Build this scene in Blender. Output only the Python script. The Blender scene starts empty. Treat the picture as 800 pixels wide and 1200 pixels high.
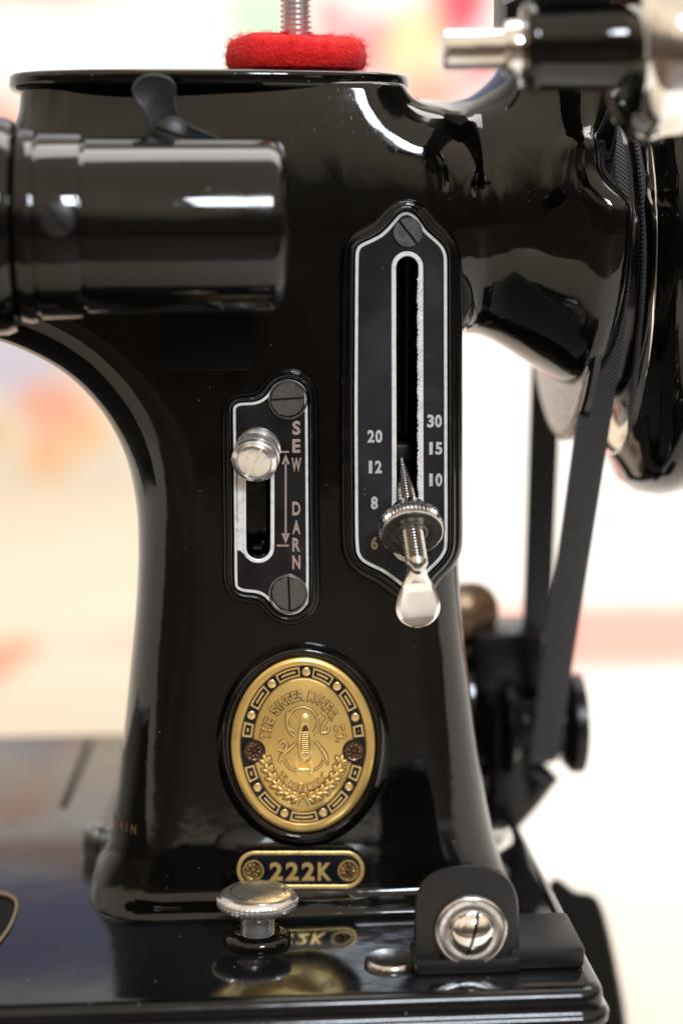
import bpy, bmesh, math, random
import numpy as np
from mathutils import Vector, Matrix, Euler
random.seed(7); rng = np.random.default_rng(7)
PI = math.pi; rad = math.radians
scn = bpy.context.scene
COL = scn.collection
MM = 0.001

# ------------------------------------------------------------------ camera
CAM = Vector((0.0, -0.370, 0.1425))
PITCH, YAW = rad(9.6), rad(4.5)
FPX = 2300.0                      # focal length in pixels of an 800 x 1200 picture
cd = bpy.data.cameras.new('camera'); cam = bpy.data.objects.new('camera', cd); COL.objects.link(cam)
cam.location = CAM; cam.rotation_euler = (rad(90) - PITCH, 0, -YAW)
cd.sensor_fit = 'VERTICAL'; cd.sensor_height = 36; cd.sensor_width = 24; cd.lens = 36 * FPX / 1200
cd.clip_start = 0.01; cd.clip_end = 20
cd.dof.use_dof = True; cd.dof.focus_distance = 0.3725; cd.dof.aperture_fstop = 6.0
scn.camera = cam
scn.view_settings.view_transform = 'Standard'; scn.view_settings.look = 'None'
scn.view_settings.exposure = 0; scn.view_settings.gamma = 1
FW = Vector((math.sin(YAW)*math.cos(PITCH), math.cos(YAW)*math.cos(PITCH), -math.sin(PITCH)))
RT = Vector((math.cos(YAW), -math.sin(YAW), 0)); UP = RT.cross(FW)
def ray(px, py): return FW + RT * ((px - 400) / FPX) - UP * ((py - 600) / FPX)
def W(px, py, Y=0.0):             # point at depth Y (mm) seen at that place of the photograph
    d = ray(px, py); t = (Y*MM - CAM.y) / d.y; return CAM + d * t
def WZ(px, py, Z=0.0):            # point at height Z (mm)
    d = ray(px, py); t = (Z*MM - CAM.z) / d.z; return CAM + d * t
PX = 0.37 / FPX                   # metres per pixel at the pillar's front

# ------------------------------------------------------------------ world and lamps
wd = bpy.data.worlds.new('World'); scn.world = wd; wd.use_nodes = True
nt = wd.node_tree; N = nt.nodes; L = nt.links
bg = N['Background']
tc = N.new('ShaderNodeTexCoord'); sp = N.new('ShaderNodeSeparateXYZ'); L.new(tc.outputs['Generated'], sp.inputs[0])
nz = N.new('ShaderNodeTexNoise'); nz.inputs['Scale'].default_value = 2.6; nz.inputs['Detail'].default_value = 5
mpw = N.new('ShaderNodeMapping'); mpw.inputs['Scale'].default_value = (1.6, 1.6, .5); L.new(tc.outputs['Generated'], mpw.inputs['Vector']); L.new(mpw.outputs[0], nz.inputs['Vector'])
ma = N.new('ShaderNodeMath'); ma.operation = 'MULTIPLY_ADD'; ma.inputs[1].default_value = 0.75; ma.inputs[2].default_value = -0.395
L.new(nz.outputs['Fac'], ma.inputs[0])
ad = N.new('ShaderNodeMath'); L.new(sp.outputs['Z'], ad.inputs[0]); L.new(ma.outputs[0], ad.inputs[1])
mr = N.new('ShaderNodeMapRange'); mr.inputs['From Min'].default_value = -1; mr.inputs['From Max'].default_value = 1
L.new(ad.outputs[0], mr.inputs['Value'])
cr = N.new('ShaderNodeValToRGB'); e = cr.color_ramp.elements
e[0].position = 0.0; e[0].color = (.10, .075, .05, 1); e[1].position = 1.0; e[1].color = (1.0, .85, .68, 1)
for p, c in ((.28, (.26, .19, .12, 1)), (.36, (.15, .095, .06, 1)), (.44, (.09, .06, .042, 1)), (.5, (.11, .075, .055, 1)), (.60, (.16, .135, .11, 1)), (.68, (.95, .76, .55, 1)), (.8, (1.25, 1.04, .78, 1))):
    q = cr.color_ramp.elements.new(p); q.color = c
L.new(mr.outputs[0], cr.inputs[0])
az = N.new('ShaderNodeMapRange'); az.interpolation_type = 'SMOOTHSTEP'; az.inputs['From Min'].default_value = -.12; az.inputs['From Max'].default_value = .55
az.inputs['To Max'].default_value = .9; L.new(sp.outputs['Y'], az.inputs['Value'])
hm = N.new('ShaderNodeMix'); hm.data_type = 'RGBA'; hm.inputs[7].default_value = (1.0, .88, .75, 1); L.new(az.outputs[0], hm.inputs[0]); L.new(cr.outputs[0], hm.inputs[6])
L.new(hm.outputs[2], bg.inputs['Color'])
bg.inputs['Strength'].default_value = 0.9

def area(name, loc, target, sx, sy, power, color):
    ld = bpy.data.lights.new(name, 'AREA'); ld.shape = 'RECTANGLE'; ld.size = sx; ld.size_y = sy
    ld.energy = power; ld.color = color
    o = bpy.data.objects.new(name, ld); COL.objects.link(o); o.location = loc
    o.rotation_euler = (Vector(target) - Vector(loc)).to_track_quat('-Z', 'Y').to_euler(); return o
# window behind and above the camera: four panes
wc = Vector((0.35, -1.25, 0.95)); tg = Vector((0.02, 0, 0.1))
q = (tg - wc).to_track_quat('-Z', 'Y')
for ix in (-1, 1):
    for iz in (-1, 1):
        p = wc + q @ Vector((ix*0.085, iz*0.075, 0)); area('window_lamp', p, p + (tg - wc), .15, .13, 4.2, (.80, .89, 1.0))
area('background_fill', (0.35, 0.35, 1.0), (0.25, 0.75, 0.0), 1.0, .5, 10.5, (1, .97, .93))  # unseen lamp added to brighten the wall and cloth behind

# ------------------------------------------------------------------ materials
def mat(name, col, rough=.4, metal=0.0, coat=0.0, spec=.5, bump=None, var=None, dust=None, aniso=0, sheen=0):
    m = bpy.data.materials.new(name); m.use_nodes = True; n = m.node_tree.nodes; l = m.node_tree.links
    b = n['Principled BSDF']; b.inputs['Base Color'].default_value = (*col, 1); b.inputs['Roughness'].default_value = rough
    b.inputs['Metallic'].default_value = metal; b.inputs['Coat Weight'].default_value = coat
    b.inputs['Coat Roughness'].default_value = .02; b.inputs['Specular IOR Level'].default_value = spec
    b.inputs['Anisotropic'].default_value = aniso; b.inputs['Sheen Weight'].default_value = sheen
    t = n.new('ShaderNodeTexCoord'); cur = None
    if var:                        # (scale, second colour, lo, hi)
        x = n.new('ShaderNodeTexNoise'); x.inputs['Scale'].default_value = var[0]; x.inputs['Detail'].default_value = 6
        l.new(t.outputs['Object'], x.inputs['Vector'])
        r = n.new('ShaderNodeMapRange'); r.inputs['From Min'].default_value = var[2]; r.inputs['From Max'].default_value = var[3]
        l.new(x.outputs['Fac'], r.inputs['Value'])
        mx = n.new('ShaderNodeMix'); mx.data_type = 'RGBA'; mx.inputs[6].default_value = (*col, 1); mx.inputs[7].default_value = (*var[1], 1)
        l.new(r.outputs[0], mx.inputs[0]); l.new(mx.outputs[2], b.inputs['Base Color']); cur = mx.outputs[2]
        rr = n.new('ShaderNodeMapRange'); rr.inputs['To Min'].default_value = rough*.8; rr.inputs['To Max'].default_value = min(1, rough*1.5)
        l.new(r.outputs[0], rr.inputs['Value']); l.new(rr.outputs[0], b.inputs['Roughness'])
    if dust:                       # sparse pale specks: (cells per metre, radius, density)
        v = n.new('ShaderNodeTexVoronoi'); v.inputs['Scale'].default_value = dust[0]; l.new(t.outputs['Object'], v.inputs['Vector'])
        lt = n.new('ShaderNodeMath'); lt.operation = 'LESS_THAN'; lt.inputs[1].default_value = dust[1]; l.new(v.outputs['Distance'], lt.inputs[0])
        s = n.new('ShaderNodeSeparateColor'); l.new(v.outputs['Color'], s.inputs[0])
        l2 = n.new('ShaderNodeMath'); l2.operation = 'LESS_THAN'; l2.inputs[1].default_value = dust[2]; l.new(s.outputs[0], l2.inputs[0])
        mu = n.new('ShaderNodeMath'); mu.operation = 'MULTIPLY'; l.new(lt.outputs[0], mu.inputs[0]); l.new(l2.outputs[0], mu.inputs[1])
        mx = n.new('ShaderNodeMix'); mx.data_type = 'RGBA'; mx.inputs[7].default_value = (.5, .47, .42, 1)
        if cur: l.new(cur, mx.inputs[6])
        else: mx.inputs[6].default_value = (*col, 1)
        l.new(mu.outputs[0], mx.inputs[0]); l.new(mx.outputs[2], b.inputs['Base Color'])
    if bump:                       # (scale, strength, distance)
        x = n.new('ShaderNodeTexNoise'); x.inputs['Scale'].default_value = bump[0]; x.inputs['Detail'].default_value = 3
        l.new(t.outputs['Object'], x.inputs['Vector'])
        bp = n.new('ShaderNodeBump'); bp.inputs['Strength'].default_value = bump[1]; bp.inputs['Distance'].default_value = bump[2]
        l.new(x.outputs['Fac'], bp.inputs['Height']); l.new(bp.outputs[0], b.inputs['Normal'])
        if coat: l.new(bp.outputs[0], b.inputs['Coat Normal'])
    return m
M = {}
M['enamel'] = mat('black_enamel', (.0026, .0024, .0022), .05, spec=.45, coat=.1, bump=(80, .35, .0003), dust=(950, .075, .04), var=(45, (.0055, .0052, .005), .5, .75))
M['bed'] = mat('bed_enamel', (.0035, .0036, .0045), .10, spec=.42, bump=(80, .3, .0003), dust=(700, .08, .05), var=(30, (.007, .007, .009), .4, .7))
def smear(m, lo=.035):      # oily smears and fine scratches in the gloss
    n = m.node_tree.nodes; l = m.node_tree.links; b = n['Principled BSDF']; t = n.new('ShaderNodeTexCoord')
    mp = n.new('ShaderNodeMapping'); mp.inputs['Scale'].default_value = (1, 1, .35); mp.inputs['Rotation'].default_value = (.2, .5, 0); l.new(t.outputs['Object'], mp.inputs['Vector'])
    x = n.new('ShaderNodeTexNoise'); x.inputs['Scale'].default_value = 75; x.inputs['Detail'].default_value = 8; x.inputs['Roughness'].default_value = .65; l.new(mp.outputs[0], x.inputs['Vector'])
    mp2 = n.new('ShaderNodeMapping'); mp2.inputs['Scale'].default_value = (1, 1, .04); mp2.inputs['Rotation'].default_value = (.1, .35, .2); l.new(t.outputs['Object'], mp2.inputs['Vector'])
    y = n.new('ShaderNodeTexNoise'); y.inputs['Scale'].default_value = 2600; y.inputs['Detail'].default_value = 1; l.new(mp2.outputs[0], y.inputs['Vector'])
    a = n.new('ShaderNodeMapRange'); a.inputs['From Min'].default_value = .48; a.inputs['From Max'].default_value = .72; a.inputs['To Min'].default_value = lo; a.inputs['To Max'].default_value = lo+.13; l.new(x.outputs['Fac'], a.inputs['Value'])
    c = n.new('ShaderNodeMapRange'); c.inputs['From Min'].default_value = .70; c.inputs['From Max'].default_value = .76; c.inputs['To Max'].default_value = .16; l.new(y.outputs['Fac'], c.inputs['Value'])
    s_ = n.new('ShaderNodeMath'); l.new(a.outputs[0], s_.inputs[0]); l.new(c.outputs[0], s_.inputs[1]); l.new(s_.outputs[0], b.inputs['Roughness'])
smear(M['enamel'])
M['lamp'] = mat('black_lamp_paint', (.0035, .003, .0028), .12, spec=.45, bump=(60, .2, .0002), dust=(500, .08, .02))
smear(M['lamp']); smear(M['bed'], .10)
M['block'] = mat('black_block_paint', (.0010, .0010, .0010), .35, spec=.16, bump=(400, .2, .0001))
M['dark'] = mat('dark_cast_metal', (.010, .0095, .010), .42, bump=(300, .3, .0002))
M['matt'] = mat('matt_black', (.0012, .0011, .001), .6, spec=.08)
M['field'] = mat('black_plate_enamel', (.009, .010, .014), .22, var=(60, (.028, .030, .036), .35, .72), bump=(800, .12, .0001), dust=(900, .08, .02))
M['field2'] = mat('black_plate_enamel_b', (.006, .005, .006), .2, var=(120, (.02, .02, .022), .4, .8), bump=(800, .1, .0001), dust=(900, .08, .03))
M['alu'] = mat('bare_aluminium', (.93, .93, .93), .4, metal=.3, var=(700, (.55, .54, .54), .45, .8), bump=(2500, .4, .0001))
M['chrome'] = mat('chrome', (.90, .89, .87), .07, metal=1.0, bump=(700, .1, .0001), var=(300, (.75, .73, .70), .5, .9))
M['nickel'] = mat('worn_nickel', (.62, .61, .60), .2, metal=1.0, var=(900, (.36, .34, .33), .45, .8), bump=(2500, .2, .00005))
M['steel'] = mat('dull_screw_steel', (.30, .30, .30), .33, metal=.95, var=(500, (.10, .10, .10), .42, .7), bump=(3000, .25, .00006))
M['brass'] = mat('aged_brass', (.88, .61, .20), .38, metal=.72, var=(150, (.55, .33, .10), .45, .8), bump=(1800, .25, .00008))
M['brass_hi'] = mat('raised_brass', (.92, .66, .26), .33, metal=.62, var=(700, (.52, .33, .12), .5, .85), bump=(2500, .25, .00008))
M['bronze'] = mat('dark_bronze', (.24, .155, .09), .35, metal=.85, var=(900, (.10, .06, .035), .4, .7))
M['inlay'] = mat('dark_blue_inlay', (.004, .005, .010), .28)
M['bronze_pale'] = mat('rubbed_bronze', (.50, .34, .15), .35, metal=.75, var=(900, (.12, .07, .03), .4, .65))
M['relief_shade'] = mat('dark_relief_shade', (.13, .07, .02), .45, metal=.7)  # darkened brass colour standing in for shade round the raised work
M['stud'] = mat('satin_plating', (.80, .79, .80), .26, metal=.9, bump=(2500, .3, .00006), var=(900, (.6, .58, .58), .5, .9))
M['turned'] = mat('dark_turned_steel', (.10, .10, .10), .35, metal=.9)
M['pinkish'] = mat('pinkish_print', (.50, .38, .34), .45, metal=.5, var=(900, (.30, .22, .2), .45, .8))  # a pinkish reflection is put into the print's base colour
M['white'] = mat('pale_numeral', (.62, .63, .64), .45, metal=.3, var=(1200, (.36, .36, .36), .5, .8))
M['cream'] = mat('yellowed_numeral', (.42, .36, .24), .45, metal=.3)
M['gold'] = mat('gold_decal', (.20, .125, .05), .4, metal=.6)
M['felt'] = mat('red_felt', (.82, .006, .008), .95, sheen=.05, var=(500, (.62, .004, .006), .3, .7), bump=(1500, .8, .0006))

def smooth_node(a, b): pass
# belt: woven black fabric, diagonal ribs
M['motor'] = mat('motor_black', (.005, .005, .006), .3, spec=.35, bump=(200, .2, .0002))
def belt_mat():
    m = bpy.data.materials.new('woven_belt'); m.use_nodes = True; n = m.node_tree.nodes; l = m.node_tree.links; b = n['Principled BSDF']
    b.inputs['Base Color'].default_value = (.022, .022, .026, 1); b.inputs['Roughness'].default_value = .6; b.inputs['Sheen Weight'].default_value = .15
    t = n.new('ShaderNodeTexCoord'); mp = n.new('ShaderNodeMapping'); mp.inputs['Rotation'].default_value = (0, rad(52), 0)
    l.new(t.outputs['Object'], mp.inputs['Vector'])
    w = n.new('ShaderNodeTexWave'); w.bands_direction = 'X'; w.inputs['Scale'].default_value = 470; w.inputs['Distortion'].default_value = 0; w.inputs['Detail Scale'].default_value = 2
    l.new(mp.outputs[0], w.inputs['Vector'])
    x = n.new('ShaderNodeTexNoise'); x.inputs['Scale'].default_value = 2200; l.new(t.outputs['Object'], x.inputs['Vector'])
    a = n.new('ShaderNodeMath'); a.operation = 'MULTIPLY_ADD'; a.inputs[1].default_value = .6; l.new(x.outputs['Fac'], a.inputs[0]); l.new(w.outputs['Fac'], a.inputs[2])
    bp = n.new('ShaderNodeBump'); bp.inputs['Strength'].default_value = .9; bp.inputs['Distance'].default_value = .0007
    l.new(a.outputs[0], bp.inputs['Height']); l.new(bp.outputs[0], b.inputs['Normal'])
    mx = n.new('ShaderNodeMix'); mx.data_type = 'RGBA'; mx.inputs[6].default_value = (.012, .012, .014, 1); mx.inputs[7].default_value = (.05, .05, .058, 1)
    l.new(w.outputs['Fac'], mx.inputs[0]); l.new(mx.outputs[2], b.inputs['Base Color'])
    return m
M['belt'] = belt_mat()

# ------------------------------------------------------------------ object helpers
def link_mesh(name, verts, faces, m, parent=None, smooth=True, kind=None, angle=None):
    me = bpy.data.meshes.new(name); me.from_pydata([tuple(v) for v in verts], [], faces); me.update()
    bm = bmesh.new(); bm.from_mesh(me); bmesh.ops.recalc_face_normals(bm, faces=bm.faces)
    if smooth:
        for f in bm.faces: f.smooth = True
        if angle is not None:
            for ed in bm.edges:
                if len(ed.link_faces) == 2 and ed.calc_face_angle(0) > rad(angle): ed.smooth = False
    bm.to_mesh(me); bm.free()
    me.materials.append(m)
    o = bpy.data.objects.new(name, me); COL.objects.link(o)
    if parent: o.parent = parent
    if kind: o['kind'] = kind
    return o
def thing(name, label, cat, loc=(0, 0, 0)):
    o = bpy.data.objects.new(name, None); o.empty_display_size = .01; COL.objects.link(o); o['label'] = label; o['category'] = cat; return o
class MB:
    def __init__(s): s.v = []; s.f = []
    def add(s, v, f):
        k = len(s.v); s.v += [Vector(x) for x in v]; s.f += [tuple(i + k for i in q) for q in f]
    def build(s, name, m, parent=None, smooth=True, kind=None, angle=40): return link_mesh(name, s.v, s.f, m, parent, smooth, kind, angle)
def spline(pts, n=8, closed=True):   # Catmull-Rom
    P = [np.array(p, float) for p in pts]; out = []; m = len(P)
    rngi = range(m) if closed else range(m - 1)
    for i in rngi:
        if closed: a, b, c, d = P[(i-1) % m], P[i], P[(i+1) % m], P[(i+2) % m]
        else: a, b, c, d = P[max(i-1, 0)], P[i], P[i+1], P[min(i+2, m-1)]
        for k in range(n):
            t = k / n; out.append(.5*((2*b) + (-a+c)*t + (2*a-5*b+4*c-d)*t*t + (-a+3*b-3*c+d)*t**3))
    if not closed: out.append(P[-1])
    return np.array(out)
def resample(p, step, closed=True):
    q = np.vstack([p, p[:1]]) if closed else p
    d = np.hypot(*np.diff(q, axis=0).T); s = np.concatenate([[0], np.cumsum(d)]); n = max(8, int(s[-1]/step))
    t = np.linspace(0, s[-1], n + (0 if closed else 1), endpoint=not closed)
    return np.stack([np.interp(t, s, q[:, 0]), np.interp(t, s, q[:, 1])], 1)
def relax(p, it):
    for _ in range(it): p = .5*p + .25*(np.roll(p, 1, 0) + np.roll(p, -1, 0))
    return p
def orient(p):                      # outward normals assume this winding (image coords)
    a = np.sum(p[:, 0]*np.roll(p[:, 1], -1) - np.roll(p[:, 0], -1)*p[:, 1]); return p if a > 0 else p[::-1]
def offset(p, d):
    p = orient(np.asarray(p, float)); t = np.roll(p, -1, 0) - np.roll(p, 1, 0); n = np.stack([t[:, 1], -t[:, 0]], 1)
    n /= np.linalg.norm(n, axis=1, keepdims=True) + 1e-9; return p + n*d
def ellipse(cx, cy, rx, ry, n=96, a0=0):
    a = np.arange(n)/n*2*PI + a0; return np.stack([cx + rx*np.cos(a), cy + ry*np.sin(a)], 1)
def loft_px(mb, rings, cap=True):    # rings: list of (points_px, Y or Yfun); all the same count
    vs = []; n = len(rings[0][0])
    for p, Y in rings:
        for x, y in p: vs.append(W(x, y, Y(x, y) if callable(Y) else Y))
    fs = []
    for r in range(len(rings) - 1):
        for i in range(n):
            j = (i+1) % n; fs.append((r*n+i, r*n+j, (r+1)*n+j, (r+1)*n+i))
    if cap == 'both' : fs.append(tuple(range(n))); fs.append(tuple((len(rings)-1)*n + i for i in range(n)))
    elif cap: fs.append(tuple((len(rings)-1)*n + i for i in range(n)))
    mb.add(vs, fs)
def prism_px(mb, p, Yb, Yf, ch=.6):  # raised flat piece with a small chamfer, front at Yf (mm; smaller is nearer)
    p = orient(np.asarray(p, float)); fb = (lambda x, y: Yb(x, y)) if callable(Yb) else Yb
    if callable(Yf): mid = lambda x, y: Yf(x, y) + ch*.16
    else: mid = Yf + ch*.16*(1 if Yb > Yf else -1)
    loft_px(mb, [(p, fb), (p, mid), (offset(p, -ch), Yf)])
def ring_px(mb, po, pi, Yb, Yf, ch=.5):   # a raised closed band between two outlines with equal counts
    po = np.asarray(po); pi = np.asarray(pi)
    c1 = po + (pi-po)*min(.3, ch/max(1e-6, np.linalg.norm(po[0]-pi[0]))); c2 = pi + (po-pi)*min(.3, ch/max(1e-6, np.linalg.norm(po[0]-pi[0])))
    f = lambda o: (lambda x, y: Yf(x, y) + o) if callable(Yf) else Yf + o
    loft_px(mb, [(po, Yb), (po, f(.1)), (c1, f(0)), (c2, f(0)), (pi, f(.1)), (pi, Yb)], cap=False)
def lathe(mb, prof, o, axis, n=48, side=None, knurl=None):
    # prof: list of (radius mm, height mm along axis, knurled?)
    ax = Vector(axis).normalized(); u = Vector(side or (0.123, .3, 1)); u = (u - ax*u.dot(ax)).normalized(); w = ax.cross(u)
    vs = []; fs = []; o = Vector(o)
    for k, pr in enumerate(prof):
        r, h = pr[0], pr[1]; kn = pr[2] if len(pr) > 2 else 0
        for i in range(n):
            a = i/n*2*PI; rr = r + (kn if i % 2 else 0)
            vs.append(o + ax*(h*MM) + (u*math.cos(a) + w*math.sin(a))*rr*MM)
    for k in range(len(prof)-1):
        for i in range(n):
            j = (i+1) % n; fs.append((k*n+i, k*n+j, (k+1)*n+j, (k+1)*n+i))
    fs.append(tuple(range(n))); fs.append(tuple((len(prof)-1)*n+i for i in range(n)))
    mb.add(vs, fs)
def tube(mb, pts, r, n=8, flat=1.0):  # pts world, r metres or list
    P = [Vector(p) for p in pts]; vs = []; fs = []; prev = None
    for k, p in enumerate(P):
        t = (P[min(k+1, len(P)-1)] - P[max(k-1, 0)]).normalized(); u = Vector((0, -1, 0)) - t*(-t.y)
        if u.length < .1: u = Vector((1, 0, 0)) - t*t.x
        u.normalize(); w = t.cross(u); rr = r[k] if hasattr(r, '__len__') else r
        for i in range(n):
            a = i/n*2*PI; vs.append(p + u*math.cos(a)*rr*flat + w*math.sin(a)*rr)
    for k in range(len(P)-1):
        for i in range(n):
            j = (i+1) % n; fs.append((k*n+i, k*n+j, (k+1)*n+j, (k+1)*n+i))
    fs.append(tuple(range(n))); fs.append(tuple((len(P)-1)*n+i for i in range(n)))
    mb.add(vs, fs)
def bxw(mb, c, s, rot=None, bev=.0006):   # bevelled box, world metres
    bm = bmesh.new(); bmesh.ops.create_cube(bm, size=1)
    for v in bm.verts: v.co = Vector((v.co.x*s[0], v.co.y*s[1], v.co.z*s[2]))
    bmesh.ops.bevel(bm, geom=list(bm.edges), offset=bev, segments=2, profile=.6, affect='EDGES')
    R = Euler(rot).to_matrix() if rot else Matrix.Identity(3)
    bm.verts.index_update(); mb.add([R @ v.co + Vector(c) for v in bm.verts], [tuple(v.index for v in f.verts) for f in bm.faces]); bm.free()

_gl = {}
def glyph(ch, fat=.02, ext=.05):
    k = (ch, fat, ext)
    if k in _gl: return _gl[k]
    cu = bpy.data.curves.new('g', 'FONT'); cu.body = ch; cu.align_x = 'CENTER'; cu.offset = fat; cu.extrude = ext; cu.resolution_u = 4
    cu.bevel_depth = .018; cu.bevel_resolution = 0
    o = bpy.data.objects.new('g', cu); COL.objects.link(o); dg = bpy.context.evaluated_depsgraph_get(); me = o.evaluated_get(dg).to_mesh()
    v = np.array([tuple(a.co) for a in me.vertices]); f = [tuple(p.vertices) for p in me.polygons]
    o.evaluated_get(dg).to_mesh_clear(); bpy.data.objects.remove(o); bpy.data.curves.remove(cu)
    lo, hi = v.min(0), v.max(0); v[:, 0] -= (lo[0]+hi[0])/2
    v[:, 1] -= 0.0 ; _gl[k] = (v, f); return _gl[k]
CAPH = .729
def put_char(mb, ch, cx, cy, h, Y, w=None, rot=0, fat=.02, relief=.25):
    # centred at (cx, cy) px, cap height h px, optional full width w px; rot in radians, clockwise on screen
    v, f = glyph(ch, fat); s = h/CAPH; ww = v[:, 0].max()-v[:, 0].min(); sx = s if w is None else w/ww
    X = v[:, 0]*sx; Yp = -(v[:, 1] - CAPH/2)*s; c, sn = math.cos(rot), math.sin(rot)
    px = cx + X*c - Yp*sn; py = cy + X*sn + Yp*c; zz = v[:, 2]/v[:, 2].max()
    mb.add([W(a, b, (Y(a, b) if callable(Y) else Y) - z*relief) for a, b, z in zip(px, py, zz)], f)

# ------------------------------------------------------------------ the machine's casting, as one smooth surface
mach = thing('sewing_machine', 'black enamelled vintage sewing machine pillar with brass badge and nickel fittings on its glossy bed', 'sewing machine')
mach.location = (0, 0, 0)
def w2(px, py, Y=12): p = W(px, py, Y); return (p.x*1000, p.z*1000)
sil_px = [(-260, 372), (-120, 382), (-20, 395), (30, 411), (80, 440), (120, 483), (146, 532), (158, 580), (162, 630), (160, 700), (153, 780), (145, 860),
          (137, 930), (128, 985), (112, 1018), (104, 1060), (104, 1140), (340, 1150), (600, 1140), (604, 1060), (588, 1010), (574, 960), (561, 880), (550, 800), (541, 720), (537, 640), (536, 500),
          (537, 400), (541, 330), (548, 250), (546, 180), (525, 135), (488, 122), (474, 102), (468, 60), (466, 10), (20, 10), (19, 60), (20, 110), (10, 150), (-60, 165), (-260, 170)]
sil = spline([w2(*p) for p in sil_px], 10); sil = relax(resample(sil, .8), 8)
VX = .8
gx = np.arange(-75, 100, .5); gz = np.arange(-14, 182, .5)
def poly_sdf(P, X, Z):
    d2 = np.full(X.shape, 1e9); ins = np.zeros(X.shape, bool); n = len(P)
    for i in range(n):
        a = P[i]; b = P[(i+1) % n]; ex, ez = b-a; L2 = ex*ex+ez*ez + 1e-12
        t = np.clip(((X-a[0])*ex + (Z-a[1])*ez)/L2, 0, 1); d2 = np.minimum(d2, (X-a[0]-t*ex)**2 + (Z-a[1]-t*ez)**2)
        c = ((a[1] > Z) != (b[1] > Z))
        if abs(ez) > 1e-12: ins ^= c & (X < (Z-a[1])*ex/ez + a[0])
    return np.where(ins, -1, 1)*np.sqrt(d2)
GX, GZ = np.meshgrid(gx, gz, indexing='ij'); S2 = poly_sdf(sil, GX, GZ)
for _ in range(3):
    S2[1:-1] = .25*S2[:-2] + .5*S2[1:-1] + .25*S2[2:]; S2[:, 1:-1] = .25*S2[:, :-2] + .5*S2[:, 1:-1] + .25*S2[:, 2:]
def samp(X, Z):
    u = np.clip((X-gx[0])/.5, 0, len(gx)-1.001); v = np.clip((Z-gz[0])/.5, 0, len(gz)-1.001); i = u.astype(int); j = v.astype(int); a = u-i; b = v-j
    return S2[i, j]*(1-a)*(1-b) + S2[i+1, j]*a*(1-b) + S2[i, j+1]*(1-a)*b + S2[i+1, j+1]*a*b
def sst(x, a, b): t = np.clip((x-a)/(b-a), 0, 1); return t*t*(3-2*t)
def smin(a, b, k): h = np.maximum(k-np.abs(a-b), 0)/k; return np.minimum(a, b) - h*h*h*k/6
def rint(a, b, r): a = a+r; b = b+r; return np.minimum(np.maximum(a, b), 0) + np.hypot(np.maximum(a, 0), np.maximum(b, 0)) - r
AX = W(690, 250, 26); AXZ = AX.z*1000; AXY = 26.0
def xat(px, Y=26): return W(px, 250, Y).x*1000
zsh = W(400, 262, 0).z*1000; ztop = W(400, 92, 0).z*1000
ZCAP = W(245, 83.5, 1).z*1000 - 1.5
def slotbox(X, Y, Z, cx, y0, y1, hw, dep):
    a = W(cx, y0, 0); b = W(cx, y1, 0); z1 = a.z*1000; z0 = b.z*1000; xc = a.x*1000
    zz = np.clip(Z, z0+hw, z1-hw); r = np.hypot(X-xc, Z-zz) - hw
    return np.maximum(r, Y-dep)
def body(X, Y, Z):
    s = samp(X, Z)
    t = np.clip((Z-zsh)/(ztop-zsh), 0, 1.2)
    xd = W(425, 200, 0).x*1000
    yf = 3.6*t**2 - 4.2*(1-sst(Z, 0, 5.0))**1.7 + .0017*(X-xd)**2*sst(t, -.15, .9)*np.where(X < xd, 1, 1.6)
    b = np.maximum(yf-Y, Y-58)
    A = rint(s, b, 13.0 - 3*sst(Z, 90, 130))
    # flared housing towards the hand wheel
    R = np.interp(X, [xat(430), xat(520), xat(545), xat(575), xat(610), xat(650), xat(690), xat(740)], [18, 20.5, 22.0, 25.0, 29.0, 33.4, 37.2, 39.2])
    rr = np.hypot(Y-AXY, Z-AXZ)
    zz0 = W(700, 245, 0).z*1000; zz1 = W(700, 192, 0).z*1000
    xm = xat(742, -4) - (xat(742, -4)-xat(702, -4))*sst(Z, zz0, zz1)
    B = rint(rr-R, X-xm, 9.0); B = np.maximum(B, xat(440)-X)
    d = smin(A, B, 15)
    hz0 = W(600, -60, 20).z*1000
    Dd = rint(np.hypot(np.maximum(np.abs(X-(xat(594)+xat(700))/2)-(xat(700)-xat(594))/2+9, 0), np.maximum(np.abs(Y-24)-10, 0))-9, np.maximum(Z-hz0, AXZ-Z), 5)
    d = smin(d, Dd, 16)
    d = np.maximum(d, np.where(X < xat(520), Z-ZCAP, -9))
    # small boss on the housing's shoulder
    pb = W(681, 186, -5); pz = pb.z*1000
    C = rint(np.hypot(X-pb.x*1000, Y+3.2)-2.2, np.abs(Z-pz+2)-5.5, 1.2)
    d = smin(d, C, 8)
    # slots behind the two plates
    d = np.maximum(d, -slotbox(X, Y, Z, 477.5, 292, 668, 3.0, 16))
    d = np.maximum(d, -slotbox(X, Y, Z, 302.5, 500, 663, 3.0, 14))
    return d
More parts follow.
